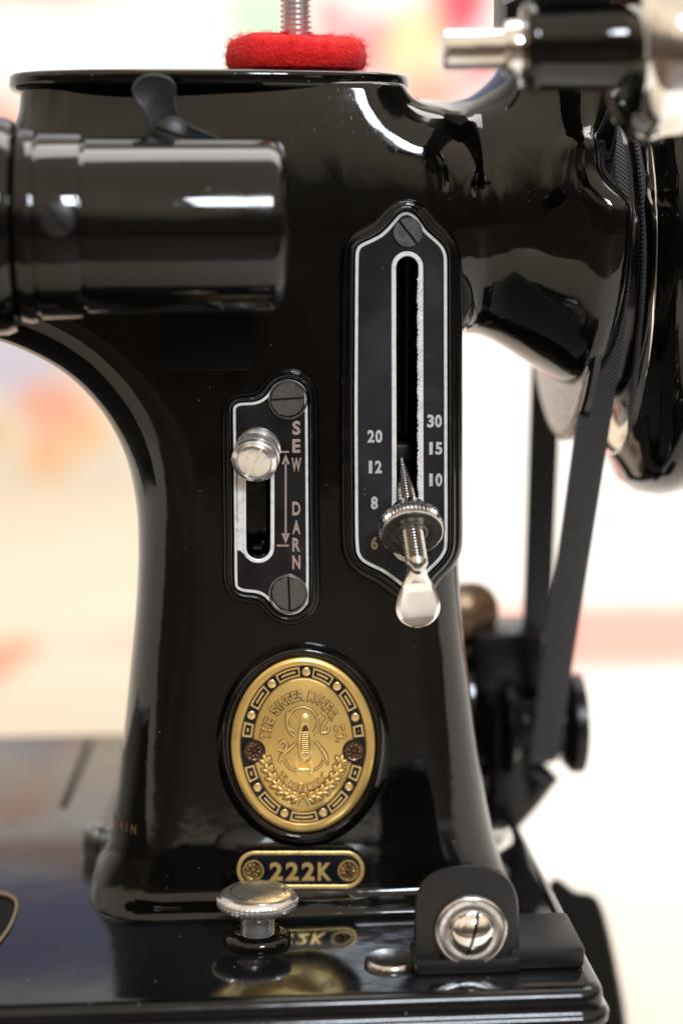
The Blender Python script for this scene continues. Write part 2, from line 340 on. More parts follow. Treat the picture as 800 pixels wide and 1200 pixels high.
def surface_nets(f, lo, hi, h):
    xs = np.arange(lo[0], hi[0]+h, h); ys = np.arange(lo[1], hi[1]+h, h); zs = np.arange(lo[2], hi[2]+h, h)
    D = np.empty((len(xs), len(ys), len(zs)), np.float32)
    for i0 in range(0, len(xs), 24):
        X, Y, Z = np.meshgrid(xs[i0:i0+24], ys, zs, indexing='ij'); D[i0:i0+24] = f(X, Y, Z)
    D[0] = 1; D[-1] = 1; D[:, 0] = 1; D[:, -1] = 1; D[:, :, 0] = 1; D[:, :, -1] = 1
    s = D < 0; nx, ny, nz_ = np.array(D.shape)-1
    acc = np.zeros((nx, ny, nz_, 3), np.float32); cnt = np.zeros((nx, ny, nz_), np.float32)
    def sl(a, ax, off, n): return a
    for ax in range(3):
        sh = [nx, ny, nz_]
        o = [k for k in range(3) if k != ax]
        for u in (0, 1):
            for v in (0, 1):
                i0 = [slice(0, n) for n in sh]; i1 = [slice(0, n) for n in sh]
                i0[o[0]] = slice(u, sh[o[0]]+u); i0[o[1]] = slice(v, sh[o[1]]+v)
                i1[o[0]] = i0[o[0]]; i1[o[1]] = i0[o[1]]; i1[ax] = slice(1, sh[ax]+1)
                a = D[tuple(i0)]; b = D[tuple(i1)]; m = (a < 0) != (b < 0)
                t = np.where(m, a/np.where(m, a-b, 1), 0)
                pos = [None]*3; pos[ax] = t; pos[o[0]] = u*m; pos[o[1]] = v*m
                for k in range(3): acc[..., k] += pos[k]
                cnt += m
    act = cnt > 0; idx = -np.ones(act.shape, np.int64); idx[act] = np.arange(act.sum())
    I = np.argwhere(act); P = (I + acc[act]/cnt[act][:, None])*h + np.array([xs[0], ys[0], zs[0]])
    F = []
    for ax in range(3):
        o = [k for k in range(3) if k != ax]
        n = [nx, ny, nz_]; i0 = [slice(0, k) for k in n]; 
        for k in o: i0[k] = slice(1, n[k])
        i1 = list(i0); i1[ax] = slice(1, n[ax]+1)
        m = (D[tuple(i0)] < 0) != (D[tuple(i1)] < 0); E = np.argwhere(m); neg = (D[tuple(i0)] < 0)[m]
        for k in o: E[:, k] += 1
        def at(du, dv):
            q = E.copy(); q[:, o[0]] -= du; q[:, o[1]] -= dv; return idx[q[:, 0], q[:, 1], q[:, 2]]
        f4 = np.stack([at(1, 1), at(0, 1), at(0, 0), at(1, 0)], 1)
        flip = neg if ax != 1 else ~neg
        f4[~flip] = f4[~flip][:, ::-1]; F.append(f4)
    F = np.vstack(F)
    for _ in range(4):
        e = .15; x, y, z = P.T
        d = f(x, y, z); g = np.stack([f(x+e, y, z)-f(x-e, y, z), f(x, y+e, z)-f(x, y-e, z), f(x, y, z+e)-f(x, y, z-e)], 1)/(2*e)
        P = P - np.clip(d, -.6, .6)[:, None]*g/np.maximum(.25, (g*g).sum(1))[:, None]*.9
    return P, F
lo = (xat(-200), -8, -1.2); hi = (xat(745)+2, 60, 181)
P, F = surface_nets(body, lo, hi, VX)
me = bpy.data.meshes.new('casting'); me.vertices.add(len(P)); me.vertices.foreach_set('co', (P*MM).astype(np.float32).ravel())
me.loops.add(F.size); me.polygons.add(len(F)); me.loops.foreach_set('vertex_index', F.ravel().astype(np.int32))
me.polygons.foreach_set('loop_start', np.arange(0, F.size, 4, dtype=np.int32)); me.polygons.foreach_set('use_smooth', np.ones(len(F), bool))
me.update(calc_edges=True); me.validate()
bm = bmesh.new(); bm.from_mesh(me)
for _ in range(3): bmesh.ops.smooth_vert(bm, verts=bm.verts, factor=.5, use_axis_x=True, use_axis_y=True, use_axis_z=True)
bmesh.ops.recalc_face_normals(bm, faces=bm.faces); bm.to_mesh(me); bm.free()
me.materials.append(M['enamel'])
casting = bpy.data.objects.new('casting', me); COL.objects.link(casting); casting.parent = mach
print('casting', len(P), len(F))

# ------------------------------------------------------------------ raised pads round the plates
darn = resample(spline([(272.6, 486), (273, 477), (280, 472), (299, 470.5), (311, 464), (322, 450), (337, 444.5), (351, 448), (359, 458), (360.6, 474), (361.2, 520), (361.7, 600), (362, 696), (358, 711),
    (349, 719), (337, 721), (325, 716.5), (313, 703), (303, 696.3), (285, 694), (277, 690), (274.6, 682), (274, 620), (273.2, 550)], 8), 2.2)
darn = relax(darn, 2)
stit = resample(spline([(476, 247.5), (467, 251), (457.5, 262), (446, 273.5), (432, 281), (421.5, 286), (416.5, 294), (415.5, 320), (415, 400), (414.6, 480), (415, 560), (415.8, 636), (420, 654), (430, 662.5), (447.5, 671), (463, 682), (477, 693),
    (490, 690), (501, 672.5), (512.5, 661), (521, 650), (524.5, 634), (524.5, 560), (524.4, 480), (524.2, 400), (524, 312), (523, 297), (519, 288), (510, 279), (498.5, 268.5), (490, 256), (483, 249.5)], 8), 2.4)
stit = relax(stit, 2)
def pad(outline, name, offs, Yback):
    mb = MB(); p = orient(outline)
    def off(d):
        q = offset(p, d)
        return relax(q, int(1 + abs(d)*.6)) if d > 2 else q
    loft_px(mb, [(off(d), y) for d, y in offs], cap=False)
    return mb.build(name, M['enamel'], mach, angle=80)
stp = pad(stit, 'plate_surround', [(-3, -1.2), (.8, -1.2), (1.6, -1.7), (2.2, -2.9), (3.6, -3.55), (5.8, -3.75), (7.6, -3.45), (8.8, -2.8), (9.6, -2.65), (11, -2.7), (13.4, -2.5), (15.4, -1.9), (16.8, -.9), (17.4, .4), (17.6, 3), (17.6, 16)], 16)
dap = pad(darn, 'plate_surround', [(-3, -.5), (.8, -.5), (1.5, -.9), (2.2, -1.8), (3.5, -2.3), (5.2, -2.4), (6.8, -2.0), (7.6, -1.55), (8.4, -1.5), (9.6, -1.6), (11, -1.45), (12.5, -.9), (13.4, -.2), (14, .8), (14, 2)], 2)
# ------------------------------------------------------------------ slotted screws
def slot_screw(parent, cx, cy, r, Yb, Yf, ang, m, slot=2.6, dome=.25):
    mb = MB(); h = slot/2; c, s = math.cos(ang), math.sin(ang)
    prism_px(mb, ellipse(cx, cy, r, r, 40), Yb+.5, Yb+.05, .3)
    for sg in (-1, 1):
        a0 = math.asin(h/r); pts = []
        for k in range(21):
            a = a0 + (PI-2*a0)*k/20; pts.append((r*.985*math.cos(a), sg*r*.985*math.sin(a)))
        q = np.array([(cx + x*c - y*s, cy + x*s + y*c) for x, y in pts])
        if sg < 0: pass
        Yfun = lambda x, y: Yf + dome*((x-cx)**2+(y-cy)**2)/(r*r)
        q = orient(q); loft_px(mb, [(q, Yb), (q, lambda x, y: Yfun(x, y)+.15), (q + (np.array([cx, cy])-q)*.06, Yfun)])
    return mb.build('screw', m, parent, angle=35)

# ------------------------------------------------------------------ stitch length plate
sp_face = MB()
yy0, yy1 = 299.6, 655.0
slot_in = relax(resample(np.vstack([ellipse(477, 313.5, 13.2, 13.6, 40)[20:], [(490.2, 400), (490.4, 500), (490.6, 600)], ellipse(477.6, 640, 13.2, 13.2, 40)[:20], [(464.4, 600), (464.2, 500), (463.9, 400)]]), 1.6), 1)
slot_out = offset(slot_in, 6.2)
def fill_between(mb, outer, inner, Yb, Yf):   # flat annular plate with different vertex counts
    bm = bmesh.new(); vo = [bm.verts.new(W(x, y, Yf)) for x, y in outer]; vi = [bm.verts.new(W(x, y, Yf)) for x, y in inner]
    es = [bm.edges.new((a, b)) for a, b in zip(vo, vo[1:]+vo[:1])] + [bm.edges.new((a, b)) for a, b in zip(vi, vi[1:]+vi[:1])]
    bmesh.ops.triangle_fill(bm, edges=es, use_beauty=True, use_dissolve=False)
    bm.verts.index_update(); mb.add([v.co.copy() for v in bm.verts], [tuple(v.index for v in f.verts) for f in bm.faces]); bm.free()
    o = [W(x, y, Yf) for x, y in inner] + [W(x, y, Yb) for x, y in inner]; n = len(inner)
    mb.add(o, [(i, (i+1) % n, n+(i+1) % n, n+i) for i in range(n)])
    o = [W(x, y, Yf) for x, y in outer] + [W(x, y, Yb) for x, y in outer]; n = len(outer)
    mb.add(o, [(i, (i+1) % n, n+(i+1) % n, n+i) for i in range(n)])
fill_between(sp_face, offset(stit, -.6), slot_in, -.9, -2.3)
splate = sp_face.build('stitch_length_plate', M['field'], mach, angle=30)
mb = MB(); so = orient(stit); ring_px(mb, offset(so, -.4), offset(so, -4.4), -1.5, -2.5); mb.build('border', M['alu'], splate)
# slot border with a serrated right edge
si = orient(slot_in); sg = si.copy()
for i, (x, y) in enumerate(si):
    if x > 484 and 325 < y < 620: sg[i, 0] -= 1.6*(i % 2) - .6*math.sin(y*.23) + rng.uniform(0, .8)
mb = MB(); ring_px(mb, offset(si, 5.4), sg, -1.0, -2.5, ch=.9); 
for k in range(46):
    y = 328 + k*5.9
    if y > 560: break
    q = np.array([(488.6, y+2.4), (491.5, y-1.6), (494.5, y-3.6), (495.2, y-1.4), (492.6, y+1.6), (489.2, y+4.2)]) + rng.uniform(-.25, .25, (6, 2)); prism_px(mb, q, -1.2, -2.85-.15*rng.random(), .5)
mb.build('slot_border', M['alu'], splate, angle=30)
for tx, cx, cy, mk in (('20', 439, 511, 'white'), ('12', 438.5, 547, 'white'), ('8', 438.5, 589, 'white'), ('6', 438.5, 636, 'cream'), ('30', 508.8, 493, 'white'), ('15', 509.3, 525, 'white'), ('10', 509.3, 562, 'white')):
    mb = MB(); n = len(tx); wch = 8.2
    for i, ch in enumerate(tx): put_char(mb, ch, cx + (i-(n-1)/2)*9.2, cy, 14.2, -2.25, w=(4.2 if ch == '1' else wch), fat=.022, relief=.14)
    mb.build('numeral', M[mk], splate, angle=30)
slot_screw(splate, 477.5, 271.8, 17.6, -2.2, -3.2, rad(52), M['steel'], slot=3.2)

# ------------------------------------------------------------------ sew / darn plate
dp = MB(); dslot = relax(resample(np.vstack([ellipse(302.5, 520, 14.3, 14.3, 40)[20:], [(317, 560), (317, 610)], ellipse(302.6, 641, 14.3, 14.3, 40)[:20], [(288.3, 610), (288.3, 560)]]), 1.6), 1)
fill_between(dp, offset(darn, -.5), dslot, -.6, -1.2); dplate = dp.build('sew_darn_plate', M['field2'], mach, angle=30)
mb = MB(); do = orient(darn); ring_px(mb, offset(do, -.3), offset(do, -3.8), -.8, -1.45); mb.build('border', M['alu'], dplate)
mb = MB(); ds = orient(dslot); ring_px(mb, offset(ds, 4.4), ds, -.6, -1.5, ch=1.2); mb.build('slot_border', M['alu'], dplate)
mb = MB()     # the bare strip between slot and left border
prism_px(mb, resample(spline([(278.5, 556), (284, 556), (284.3, 600), (284.3, 640), (287.5, 650), (281, 645), (278.3, 642), (278.3, 600)], 6), 2), -.9, -1.4, .4); mb.build('bare_strip', M['alu'], dplate)
for wd_, ys in (('SEW', (501, 522.2, 544)), ('DARN', (595.6, 617.4, 638, 658.6))):
    mb = MB()
    for ch, y in zip(wd_, ys): put_char(mb, ch, 347.2, y, 15.4, -1.15, w=(11.5 if ch == 'W' else 9.6), fat=.02, relief=.14)
    mb.build('lettering', M['pinkish'], dplate, angle=30)
mb = MB()
for q in ([(333.5, 541), (335.9, 541), (335.9, 628), (333.5, 628)], [(326.5, 528.5), (338.5, 528.5), (338.5, 530.7), (326.5, 530.7)], [(324, 638.3), (338.5, 638.3), (338.5, 640.5), (324, 640.5)],
          [(334.7, 532), (339.6, 544), (329.8, 544)], [(334.7, 637.6), (329.8, 625), (339.6, 625)]):
    prism_px(mb, np.array(q, float), -1.0, -1.3, .2)
mb.build('arrow', M['pinkish'], dplate, smooth=False)
slot_screw(dplate, 337.3, 467.5, 20.2, -1.2, -2.2, rad(-4), M['steel'], slot=2.8)
slot_screw(dplate, 338.6, 695.5, 20.2, -1.2, -2.2, rad(88), M['steel'], slot=2.8)
for cy in (467.5, 695.5):
    mb = MB(); ring_px(mb, ellipse(337.6, cy+1, 23.2, 23.2, 48), ellipse(337.6, cy+1, 20.6, 20.6, 48), -1.0, -1.6); mb.build('screw_seat', M['nickel'], dplate)
# darn stud
kn = MB(); axk = Vector((-.20, -1, -.36)).normalized(); o = W(303.5, 524, -1.2)
lathe(kn, [(4.2, 0), (4.25, .9), (3.9, 1.1), (3.5, 1.4), (3.5, 2.2), (4.2, 2.5), (4.45, 2.9), (4.5, 3.5), (4.42, 3.9), (4.0, 4.1), (3.95, 4.5), (4.3, 4.7), (4.42, 5.1), (4.40, 5.7), (4.1, 6.1), (3.7, 6.2), (3.6, 6.35), (3.4, 6.45), (3.2, 6.2), (3.1, 6.0)], o, axk, 64)
stud = kn.build('darning_stud', M['stud'], mach, angle=50)
def screw_w(parent, o, ax, r, t, slotw, ang, m, dome=.3):
    mb = MB(); ax = Vector(ax).normalized(); u = Vector((0, 0, 1)); u = (u-ax*u.dot(ax)).normalized(); w = ax.cross(u); o = Vector(o)
    U = u*math.cos(ang)+w*math.sin(ang); V = ax.cross(U)
    lathe(mb, [(r, 0), (r, t*.25), (r*.99, t*.25)], o, ax, 32)
    for s in (-1, 1):
        a0 = math.asin(slotw/2/r); n = 17; vs = []
        for k, (f, hh) in enumerate(((1, 0), (1, t), (.9, t+dome*.3), (.5, t+dome*.8))):
            for i in range(n):
                a = a0+(PI-2*a0)*i/(n-1); x = math.cos(a)*r*f; y = max(slotw/2, math.sin(a)*r*f); vs.append(o+ax*hh*MM+U*x*MM+V*s*y*MM)
        fs = [(k*n+i, k*n+(i+1) % n, (k+1)*n+(i+1) % n, (k+1)*n+i) for k in range(3) for i in range(n)]+[tuple(3*n+i for i in range(n))]
        mb.add(vs, fs)
    return mb.build('screw', m, parent, angle=35)
screw_w(stud, o+axk*5.6*MM, axk, 2.95, .9, .55, rad(-30), M['stud'], .15)

# ------------------------------------------------------------------ stitch length lever
nax = Vector((.02, -math.cos(rad(35)), -math.sin(rad(35)))).normalized(); nc = W(482, 620, -10)
lever = thing  # placeholder name reuse avoided below
mb = MB()
prof = [(0.3, -22)]
for k in range(0, 80):
    h = -21 + k*.38; tt = (h+21)/31; r = .95 + .85*min(1, tt*1.5); prof.append((r + (.26 if k % 2 else -.2), h))
prof += [(1.7, 9.8), (.8, 11)]
lathe(mb, prof, nc, nax, 32); rod = mb.build('stitch_lever', M['nickel'], mach, angle=70)
mb = MB()
lathe(mb, [(2.2, -5.6), (3.1, -5.5), (3.4, -5.1), (3.7, -2.9), (4.3, -2.1), (5.5, -1.8), (5.75, -1.6, .2), (5.75, -1.3, .45), (5.8, .8, .45), (5.8, 1.1, .2), (5.6, 1.2), (5.35, 1.15)], nc, nax, 100)
nut = mb.build('thumb_nut', M['nickel'], rod, angle=35)
mb = MB(); lathe(mb, [(5.3, 1.0), (5.25, 1.25), (3.2, 1.05), (2.6, 1.3), (2.3, 1.0)], nc, nax, 72); mb.build('nut_face', M['turned'], nut, angle=40)
mb = MB(); bs = nc - nax*21.5*MM; bxw(mb, bs, (.0042, .006, .0034), bev=.0006); mb.build('lever_block', M['dark'], rod)
# leaf-shaped end
LT = rad(99); uax = Vector((0, -math.sin(LT), math.cos(LT))); lx = Vector((.05, -math.cos(LT), -math.sin(LT))).normalized(); sx_ = lx.cross(uax).normalized()
hw = spline([(0, 1.75), (1.5, 1.75), (3.5, 2.1), (6, 3.05), (9, 3.9), (11.5, 4.2), (13.6, 4.0), (15.4, 3.25), (16.7, 2.0), (17.3, 0.4)], 5, closed=False)
vs = []; fs = []; K = 17; hw = hw*np.array([.72, 1.0]); lo_ = nc + nax*8.4*MM - Vector((0, 0, .0005))
for i, (s_, w_) in enumerate(hw):
    th = 1.3*(1-min(1, s_/4)) + .55 + .3*sst(np.array(s_), 10.5, 12.4)*.5
    for k in range(K):
        a = k/K*2*PI; ca, sa = math.cos(a), math.sin(a); ex = 2/ (2 + 2.6*min(1, s_/4))
        X = abs(ca)**ex*np.sign(ca)*w_; Z = abs(sa)**ex*np.sign(sa)*th
        Z += -.35*(1-(X/max(w_, .1))**2)*(1 if Z > 0 else 0)*min(1, s_/5)   # slightly dished face
        vs.append(lo_ + lx*(float(s_)*MM) + sx_*(float(X)*MM) + uax*(float(Z) + .9*math.sin(s_/19*PI)*0 )*MM)
n = len(hw)
for i in range(n-1):
    for k in range(K): fs.append((i*K+k, i*K+(k+1) % K, (i+1)*K+(k+1) % K, (i+1)*K+k))
fs += [tuple(range(K)), tuple((n-1)*K+k for k in range(K))]
mb = MB(); mb.add(vs, fs); mb.build('finger_leaf', mat('polished_leaf', (.88, .85, .80), .10, metal=1.0), rod, angle=60)

# ------------------------------------------------------------------ oval badge
BX, BY = 355.0, 872.6
mb = MB(); e_ = lambda rx, ry, n=128: ellipse(BX, BY, rx, ry, n)
loft_px(mb, [(e_(80, 98), -1.5), (e_(85.4, 103.6), -1.5), (e_(86.6, 104.8), -1.9), (e_(88.5, 106.8), -2.5), (e_(91.5, 110), -2.6), (e_(95, 113.5), -2.1), (e_(98, 116.5), -1.1), (e_(101, 119), -.4), (e_(103, 121), .6)], cap=False)
mb.build('badge_surround', M['enamel'], mach, angle=80)
BYB = -1.9
def dome(x, y):
    e2 = ((x-BX)/84.5)**2 + ((y-BY)/102.5)**2
    return BYB - .25 - 1.3*max(0, 1-e2/.62)
mb = MB()
loft_px(mb, [(e_(84.5, 102.5), -1.2), (e_(84.5, 102.5), BYB), (e_(83.4, 101.4), BYB-.25), (e_(75, 94.5), BYB-.5), (e_(73.8, 93.2), BYB-.4), (e_(73.4, 92.6), BYB-.1), (e_(58.4, 78.2), BYB-.1)] +
        [(e_(57.6*k, 77.2*k), lambda x, y: dome(x, y)) for k in (1.0, .985, .93, .86, .76, .64, .5, .35, .2, .07)], cap=True)
badge = mb.build('oval_badge', M['brass'], mach, angle=60)
mb = MB(); ring_px(mb, e_(73.3, 92.4), e_(58.5, 78.4), -1.6, BYB-.14, .2); mb.build('inlay_band', M['inlay'], badge)
def epol(a, k):      # k: 0 inner .. 1 outer of band; a clockwise from top
    rx = 58.5+(73.3-58.5)*k; ry = 78.4+(92.4-78.4)*k; return (BX + rx*math.sin(a), BY - ry*math.cos(a))
angs = []
for (cx, cy) in ((413, 165), (545, 212), (627, 343), (597, 642), (483, 742), (325, 740), (208, 642), (186, 340), (272, 212)):
    x = 240+cx/3.478; y = 740+cy/3.478; a = math.atan2((x-BX)/66, -(y-BY)/85.4); angs.append(a)
    p0 = epol(a, .5); mb = MB(); c = ellipse(p0[0], p0[1], 4.7, 4.9, 20); loft_px(mb, [(c, BYB-.1), (c, BYB-.35), (ellipse(p0[0], p0[1], 3.6, 3.8, 20), BYB-.43), (ellipse(p0[0], p0[1], 1.6, 1.7, 20), BYB-.46)])
    mb.build('bead', M['brass_hi'], badge)
riv = [math.atan2((297.6-BX)/66, -(880-BY)/85.4), math.atan2((415-BX)/66, -(880-BY)/85.4)]
allA = sorted([a % (2*PI) for a in angs + riv]); isr = lambda a: min(abs(a - r % (2*PI)) for r in riv) < 1e-6
for i, a in enumerate(allA):
    b = allA[(i+1) % len(allA)]; b += 2*PI if b < a else 0
    ga = .20 if isr(a) else .115; gb = .20 if isr(b % (2*PI)) else .115
    a1, b1 = a+ga, b-gb
    if b1-a1 < .1: continue
    n = 12; ts = [a1+(b1-a1)*k/n for k in range(n+1)]
    outer = [epol(t, .90) for t in ts] + [epol(t, .10) for t in ts[::-1]]
    dt = .028; ts2 = [a1+dt+(b1-a1-2*dt)*k/n for k in range(n+1)]; inner = [epol(t, .74) for t in ts2] + [epol(t, .26) for t in ts2[::-1]]
    mb = MB(); ring_px(mb, outer, inner, BYB-.05, BYB-.42, .3)
    dt = .075; ts3 = [a1+dt+(b1-a1-2*dt)*k/n for k in range(n+1)]
    prism_px(mb, [epol(t, .58) for t in ts3] + [epol(t, .42) for t in ts3[::-1]], BYB-.05, BYB-.42, .2)
    mb.build('key_frame', M['brass_hi'], badge, angle=30)
def rosette(parent, cx, cy, r, Y, m, petals=8, back=True):
    mb = MB()
    if back: loft_px(mb, [(ellipse(cx, cy, r, r, 32), Y+1), (ellipse(cx, cy, r, r, 32), Y), (ellipse(cx, cy, r*.92, r*.92, 32), Y-.25), (ellipse(cx, cy, r*.84, r*.84, 32), Y-.1), (ellipse(cx, cy, r*.5, r*.5, 32), Y-.05)])
    for k in range(petals):
        a = k/petals*2*PI + .2; x, y = cx+r*.52*math.cos(a), cy+r*.52*math.sin(a); rings = []
        for f, h in ((1, 0), (.85, .35), (.5, .55), (.15, .6)):
            q = np.array([(x + f*(r*.30*math.cos(t)*math.cos(a) - r*.17*math.sin(t)*math.sin(a)), y + f*(r*.30*math.cos(t)*math.sin(a) + r*.17*math.sin(t)*math.cos(a))) for t in np.arange(12)/12*2*PI])
            rings.append((q, Y-h))
        loft_px(mb, rings)
    loft_px(mb, [(ellipse(cx, cy, r*.2*f, r*.2*f, 12), Y-h) for f, h in ((1, 0), (.9, .5), (.5, .75), (.1, .8))])
    return mb.build('rivet', m, parent, angle=50)
for x in (297.6, 414.8):
    mb = MB(); ring_px(mb, ellipse(x, 880.3, 14, 13.6, 32), ellipse(x, 880.3, 11.6, 11.4, 32), -1.6, BYB-1.0); mb.build('rivet_seat', M['inlay'], badge)
    rosette(badge, x, 880.3, 12.2, BYB-.85, M['bronze'])
# lettering on arcs
def arc_text(tx, rx, ry, a0, a1, h, w, flip=False, cy=BY, name='lettering'):
    mb = MB(); pm = MB(); n = len(tx); adv = [{' ': .62, '.': .5, 'I': .62, 'M': 1.12}.get(c, 1) for c in tx]
    ps = [sum(adv[:i]) + adv[i]/2 for i in range(n)]; ps = [(q_-ps[0])/(ps[-1]-ps[0]) for q_ in ps]
    for i, ch in enumerate(tx):
        if ch == ' ': continue
        a = a0+(a1-a0)*ps[i]; x = BX+rx*math.sin(a); y = cy-ry*math.cos(a); tx_, ty_ = rx*math.cos(a), ry*math.sin(a)
        rot = math.atan2(ty_, tx_) if not flip else math.atan2(-ty_, -tx_)
        put_char(mb, ch, x, y, h if ch != '.' else h, dome, w=(w if ch not in 'I.' else w*.28), rot=rot, fat=.012, relief=.5)
        put_char(pm, ch, x, y, h*1.02, dome, w=(w+1.5 if ch not in 'I.' else w*.28+1.5), rot=rot, fat=.06, relief=.12)  # wider dark copy under each letter paints the shade round it
    mb.build(name, M['brass_hi'], badge, angle=40); pm.build('relief_shade_outline', M['relief_shade'], badge, angle=40)
arc_text('THE SINGER MANFG. CO.', 45.5, 58, rad(-80), rad(86), 11.4, 6.7)
arc_text('TRADE MARK', 36, 50.5, rad(224), rad(136), 7.6, 5.0, flip=True, cy=BY)
def rel(mb, pts, r, k=.7, n=6):
    P_ = spline(pts, 5, closed=False) if len(pts) > 2 else np.array(pts, float)
    rr = r if hasattr(r, '__len__') else None
    R_ = np.interp(np.linspace(0, 1, len(P_)), np.linspace(0, 1, len(rr)), rr)*PX if rr is not None else r*PX
    tube(mb, [W(x, y, dome(x, y)-.2) for x, y in P_], R_*1.25, n, k)
    tube(SHADE, [W(x, y, dome(x, y)) for x, y in P_], R_*1.25 + 1.1*PX, 6, .35)  # wider dark tube underneath paints shade beside the relief
SHADE = MB()
c6 = lambda x, y: (240+x/3.478, 740+y/3.478)
mb = MB()        # central device: oval hoop, crossed needles, thread, shuttle, spool
hoop = [c6(397 + 62*math.sin(t), 372 - 64*math.cos(t)) for t in np.linspace(-2.6, 2.4, 22)]; rel(mb, hoop, 1.1)
rel(mb, [c6(335, 322), c6(500, 540)], [.6, 1.3, 1.5, 1.0, .5]); rel(mb, [c6(482, 328), c6(303, 532)], [.6, 1.3, 1.5, 1.0, .5])
rel(mb, [c6(500, 545), c6(492, 505), c6(470, 470), c6(450, 448)], [.7, 1.8, 1.6, .8]); rel(mb, [c6(302, 532), c6(318, 500), c6(348, 475), c6(372, 455)], [.7, 1.9, 1.6, .8])
rel(mb, [c6(482, 330), c6(498, 352), c6(480, 384), c6(476, 412), c6(500, 408), c6(503, 385)], 1.2)
rel(mb, [c6(303, 460), c6(318, 447), c6(334, 462), c6(322, 485), c6(298, 482)], 1.2)
rel(mb, [c6(335, 330), c6(333, 360), c6(342, 390), c6(365, 408)], 1.1)
rel(mb, [c6(325, 520), c6(340, 552), c6(375, 570)], .9); rel(mb, [c6(482, 520), c6(470, 548), c6(436, 570)], .9)
mb.build('needles_and_thread', M['brass_hi'], badge, angle=60)
mb = MB()        # shuttle
cx, cy = c6(409, 440)
for (hx, hy, Yo) in ((9.0, 24, .0),):
    sh = np.array([(cx + hx*np.sign(math.sin(t))*abs(math.sin(t))**.6, cy + 3 + hy*-math.cos(t) - (9*max(0, math.cos(t))**6)) for t in np.arange(40)/40*2*PI])
    loft_px(mb, [(sh, dome), (sh, lambda x, y: dome(x, y)-.3), (offset(orient(sh), -1.6) if False else sh + (np.array([cx, cy+2])-sh)*.14, lambda x, y: dome(x, y)-.55), (sh + (np.array([cx, cy+2])-sh)*.36, lambda x, y: dome(x, y)-.5), (sh + (np.array([cx, cy+2])-sh)*.42, lambda x, y: dome(x, y)-.4)])
inn = MB(); ell = lambda f: sh + (np.array([cx, cy+2])-sh)*f
loft_px(inn, [(ell(.40), dome), (ell(.40), lambda x, y: dome(x, y)-.44), (ell(.46), lambda x, y: dome(x, y)-.46)])  # dark inner oval paints the shade inside the shuttle
for k in range(11):
    y = cy-8+k*2.4; tube(mb, [W(cx-4, y, dome(cx, y)-.46), W(cx+4, y-.6, dome(cx, y)-.46)], .6*PX, 6)
mb.build('shuttle', M['brass_hi'], badge, angle=50); inn.build('shuttle_inner_shade', M['relief_shade'], badge)
mb = MB()        # little spool
p = c6(403, 562); tube(mb, [W(p[0]-6, p[1], dome(*p)-.3), W(p[0]+6, p[1], dome(*p)-.3)], 2.0*PX, 8)
for s in (-1, 1):
    x = p[0]+s*8.2; sh = np.array([(x-2.2, p[1]-6), (x+2.2, p[1]-6.6*1), (x+2.0+s*.6, p[1]), (x+2.2, p[1]+6.6), (x-2.2, p[1]+6), (x-1.5, p[1])]); prism_px(mb, sh, dome, lambda a, b: dome(a, b)-.6, .5)
mb.build('spool', M['brass_hi'], badge, angle=40)
mb = MB()        # laurel wreath
def leaf(x, y, a, l, w):
    rings = []
    for f, h in ((1, 0), (.8, .35), (.45, .55), (.12, .62)):
        q = np.array([(x + (l*.5 + f*l*.5*math.cos(t))*math.cos(a) - f*w*math.sin(t)*abs(math.sin(t))**.3*math.sin(a), y + (l*.5 + f*l*.5*math.cos(t))*math.sin(a) + f*w*math.sin(t)*abs(math.sin(t))**.3*math.cos(a)) for t in np.arange(14)/14*2*PI])
        rings.append((q, (lambda hh: (lambda a_, b_: dome(a_, b_)-hh))(h)))
    loft_px(mb, rings)
    big = np.array([(x + l*.5 + (u-(x+l*.5))*1.0, v) for u, v in rings[0][0]]); c_ = rings[0][0].mean(0); q = c_ + (rings[0][0]-c_)*np.array([1.16, 1.16]) ; loft_px(SHADE, [(q, dome), (q, lambda a_, b_: dome(a_, b_)-.1)])  # enlarged dark leaf below, shade given by colour
for s in (-1, 1):
    for k in range(7):
        t = k/6; an = PI - s*(.10 + t*1.08); rx, ry = 46.5, 64
        x = BX+rx*math.sin(an); y = BY-1-ry*math.cos(an)
        d = math.atan2(-ry*math.sin(an)*s*-1, rx*math.cos(an)*s*-1)
        tx_ = -s*rx*math.cos(an); ty_ = -s*ry*math.sin(an); d = math.atan2(ty_, tx_)
        for da, l in ((-.7, 11.5), (.0, 13.5), (.7, 11.5)):
            leaf(x, y, d+da, l, 2.9)
        rel(mb, [(x, y), (x+9*math.cos(d+1.25), y+9*math.sin(d+1.25))], .7)
    rel(mb, [(BX, 932), (BX-s*5, 938), (BX-s*8, 944)], 1.2)
leaf(BX-4.5, 931, .2, 9, 3); leaf(BX+4.5, 931, PI-.2, 9, 3)
mb.build('laurel_wreath', M['brass_hi'], badge, angle=50); SHADE.build('relief_shade_outline', M['relief_shade'], badge, angle=50)

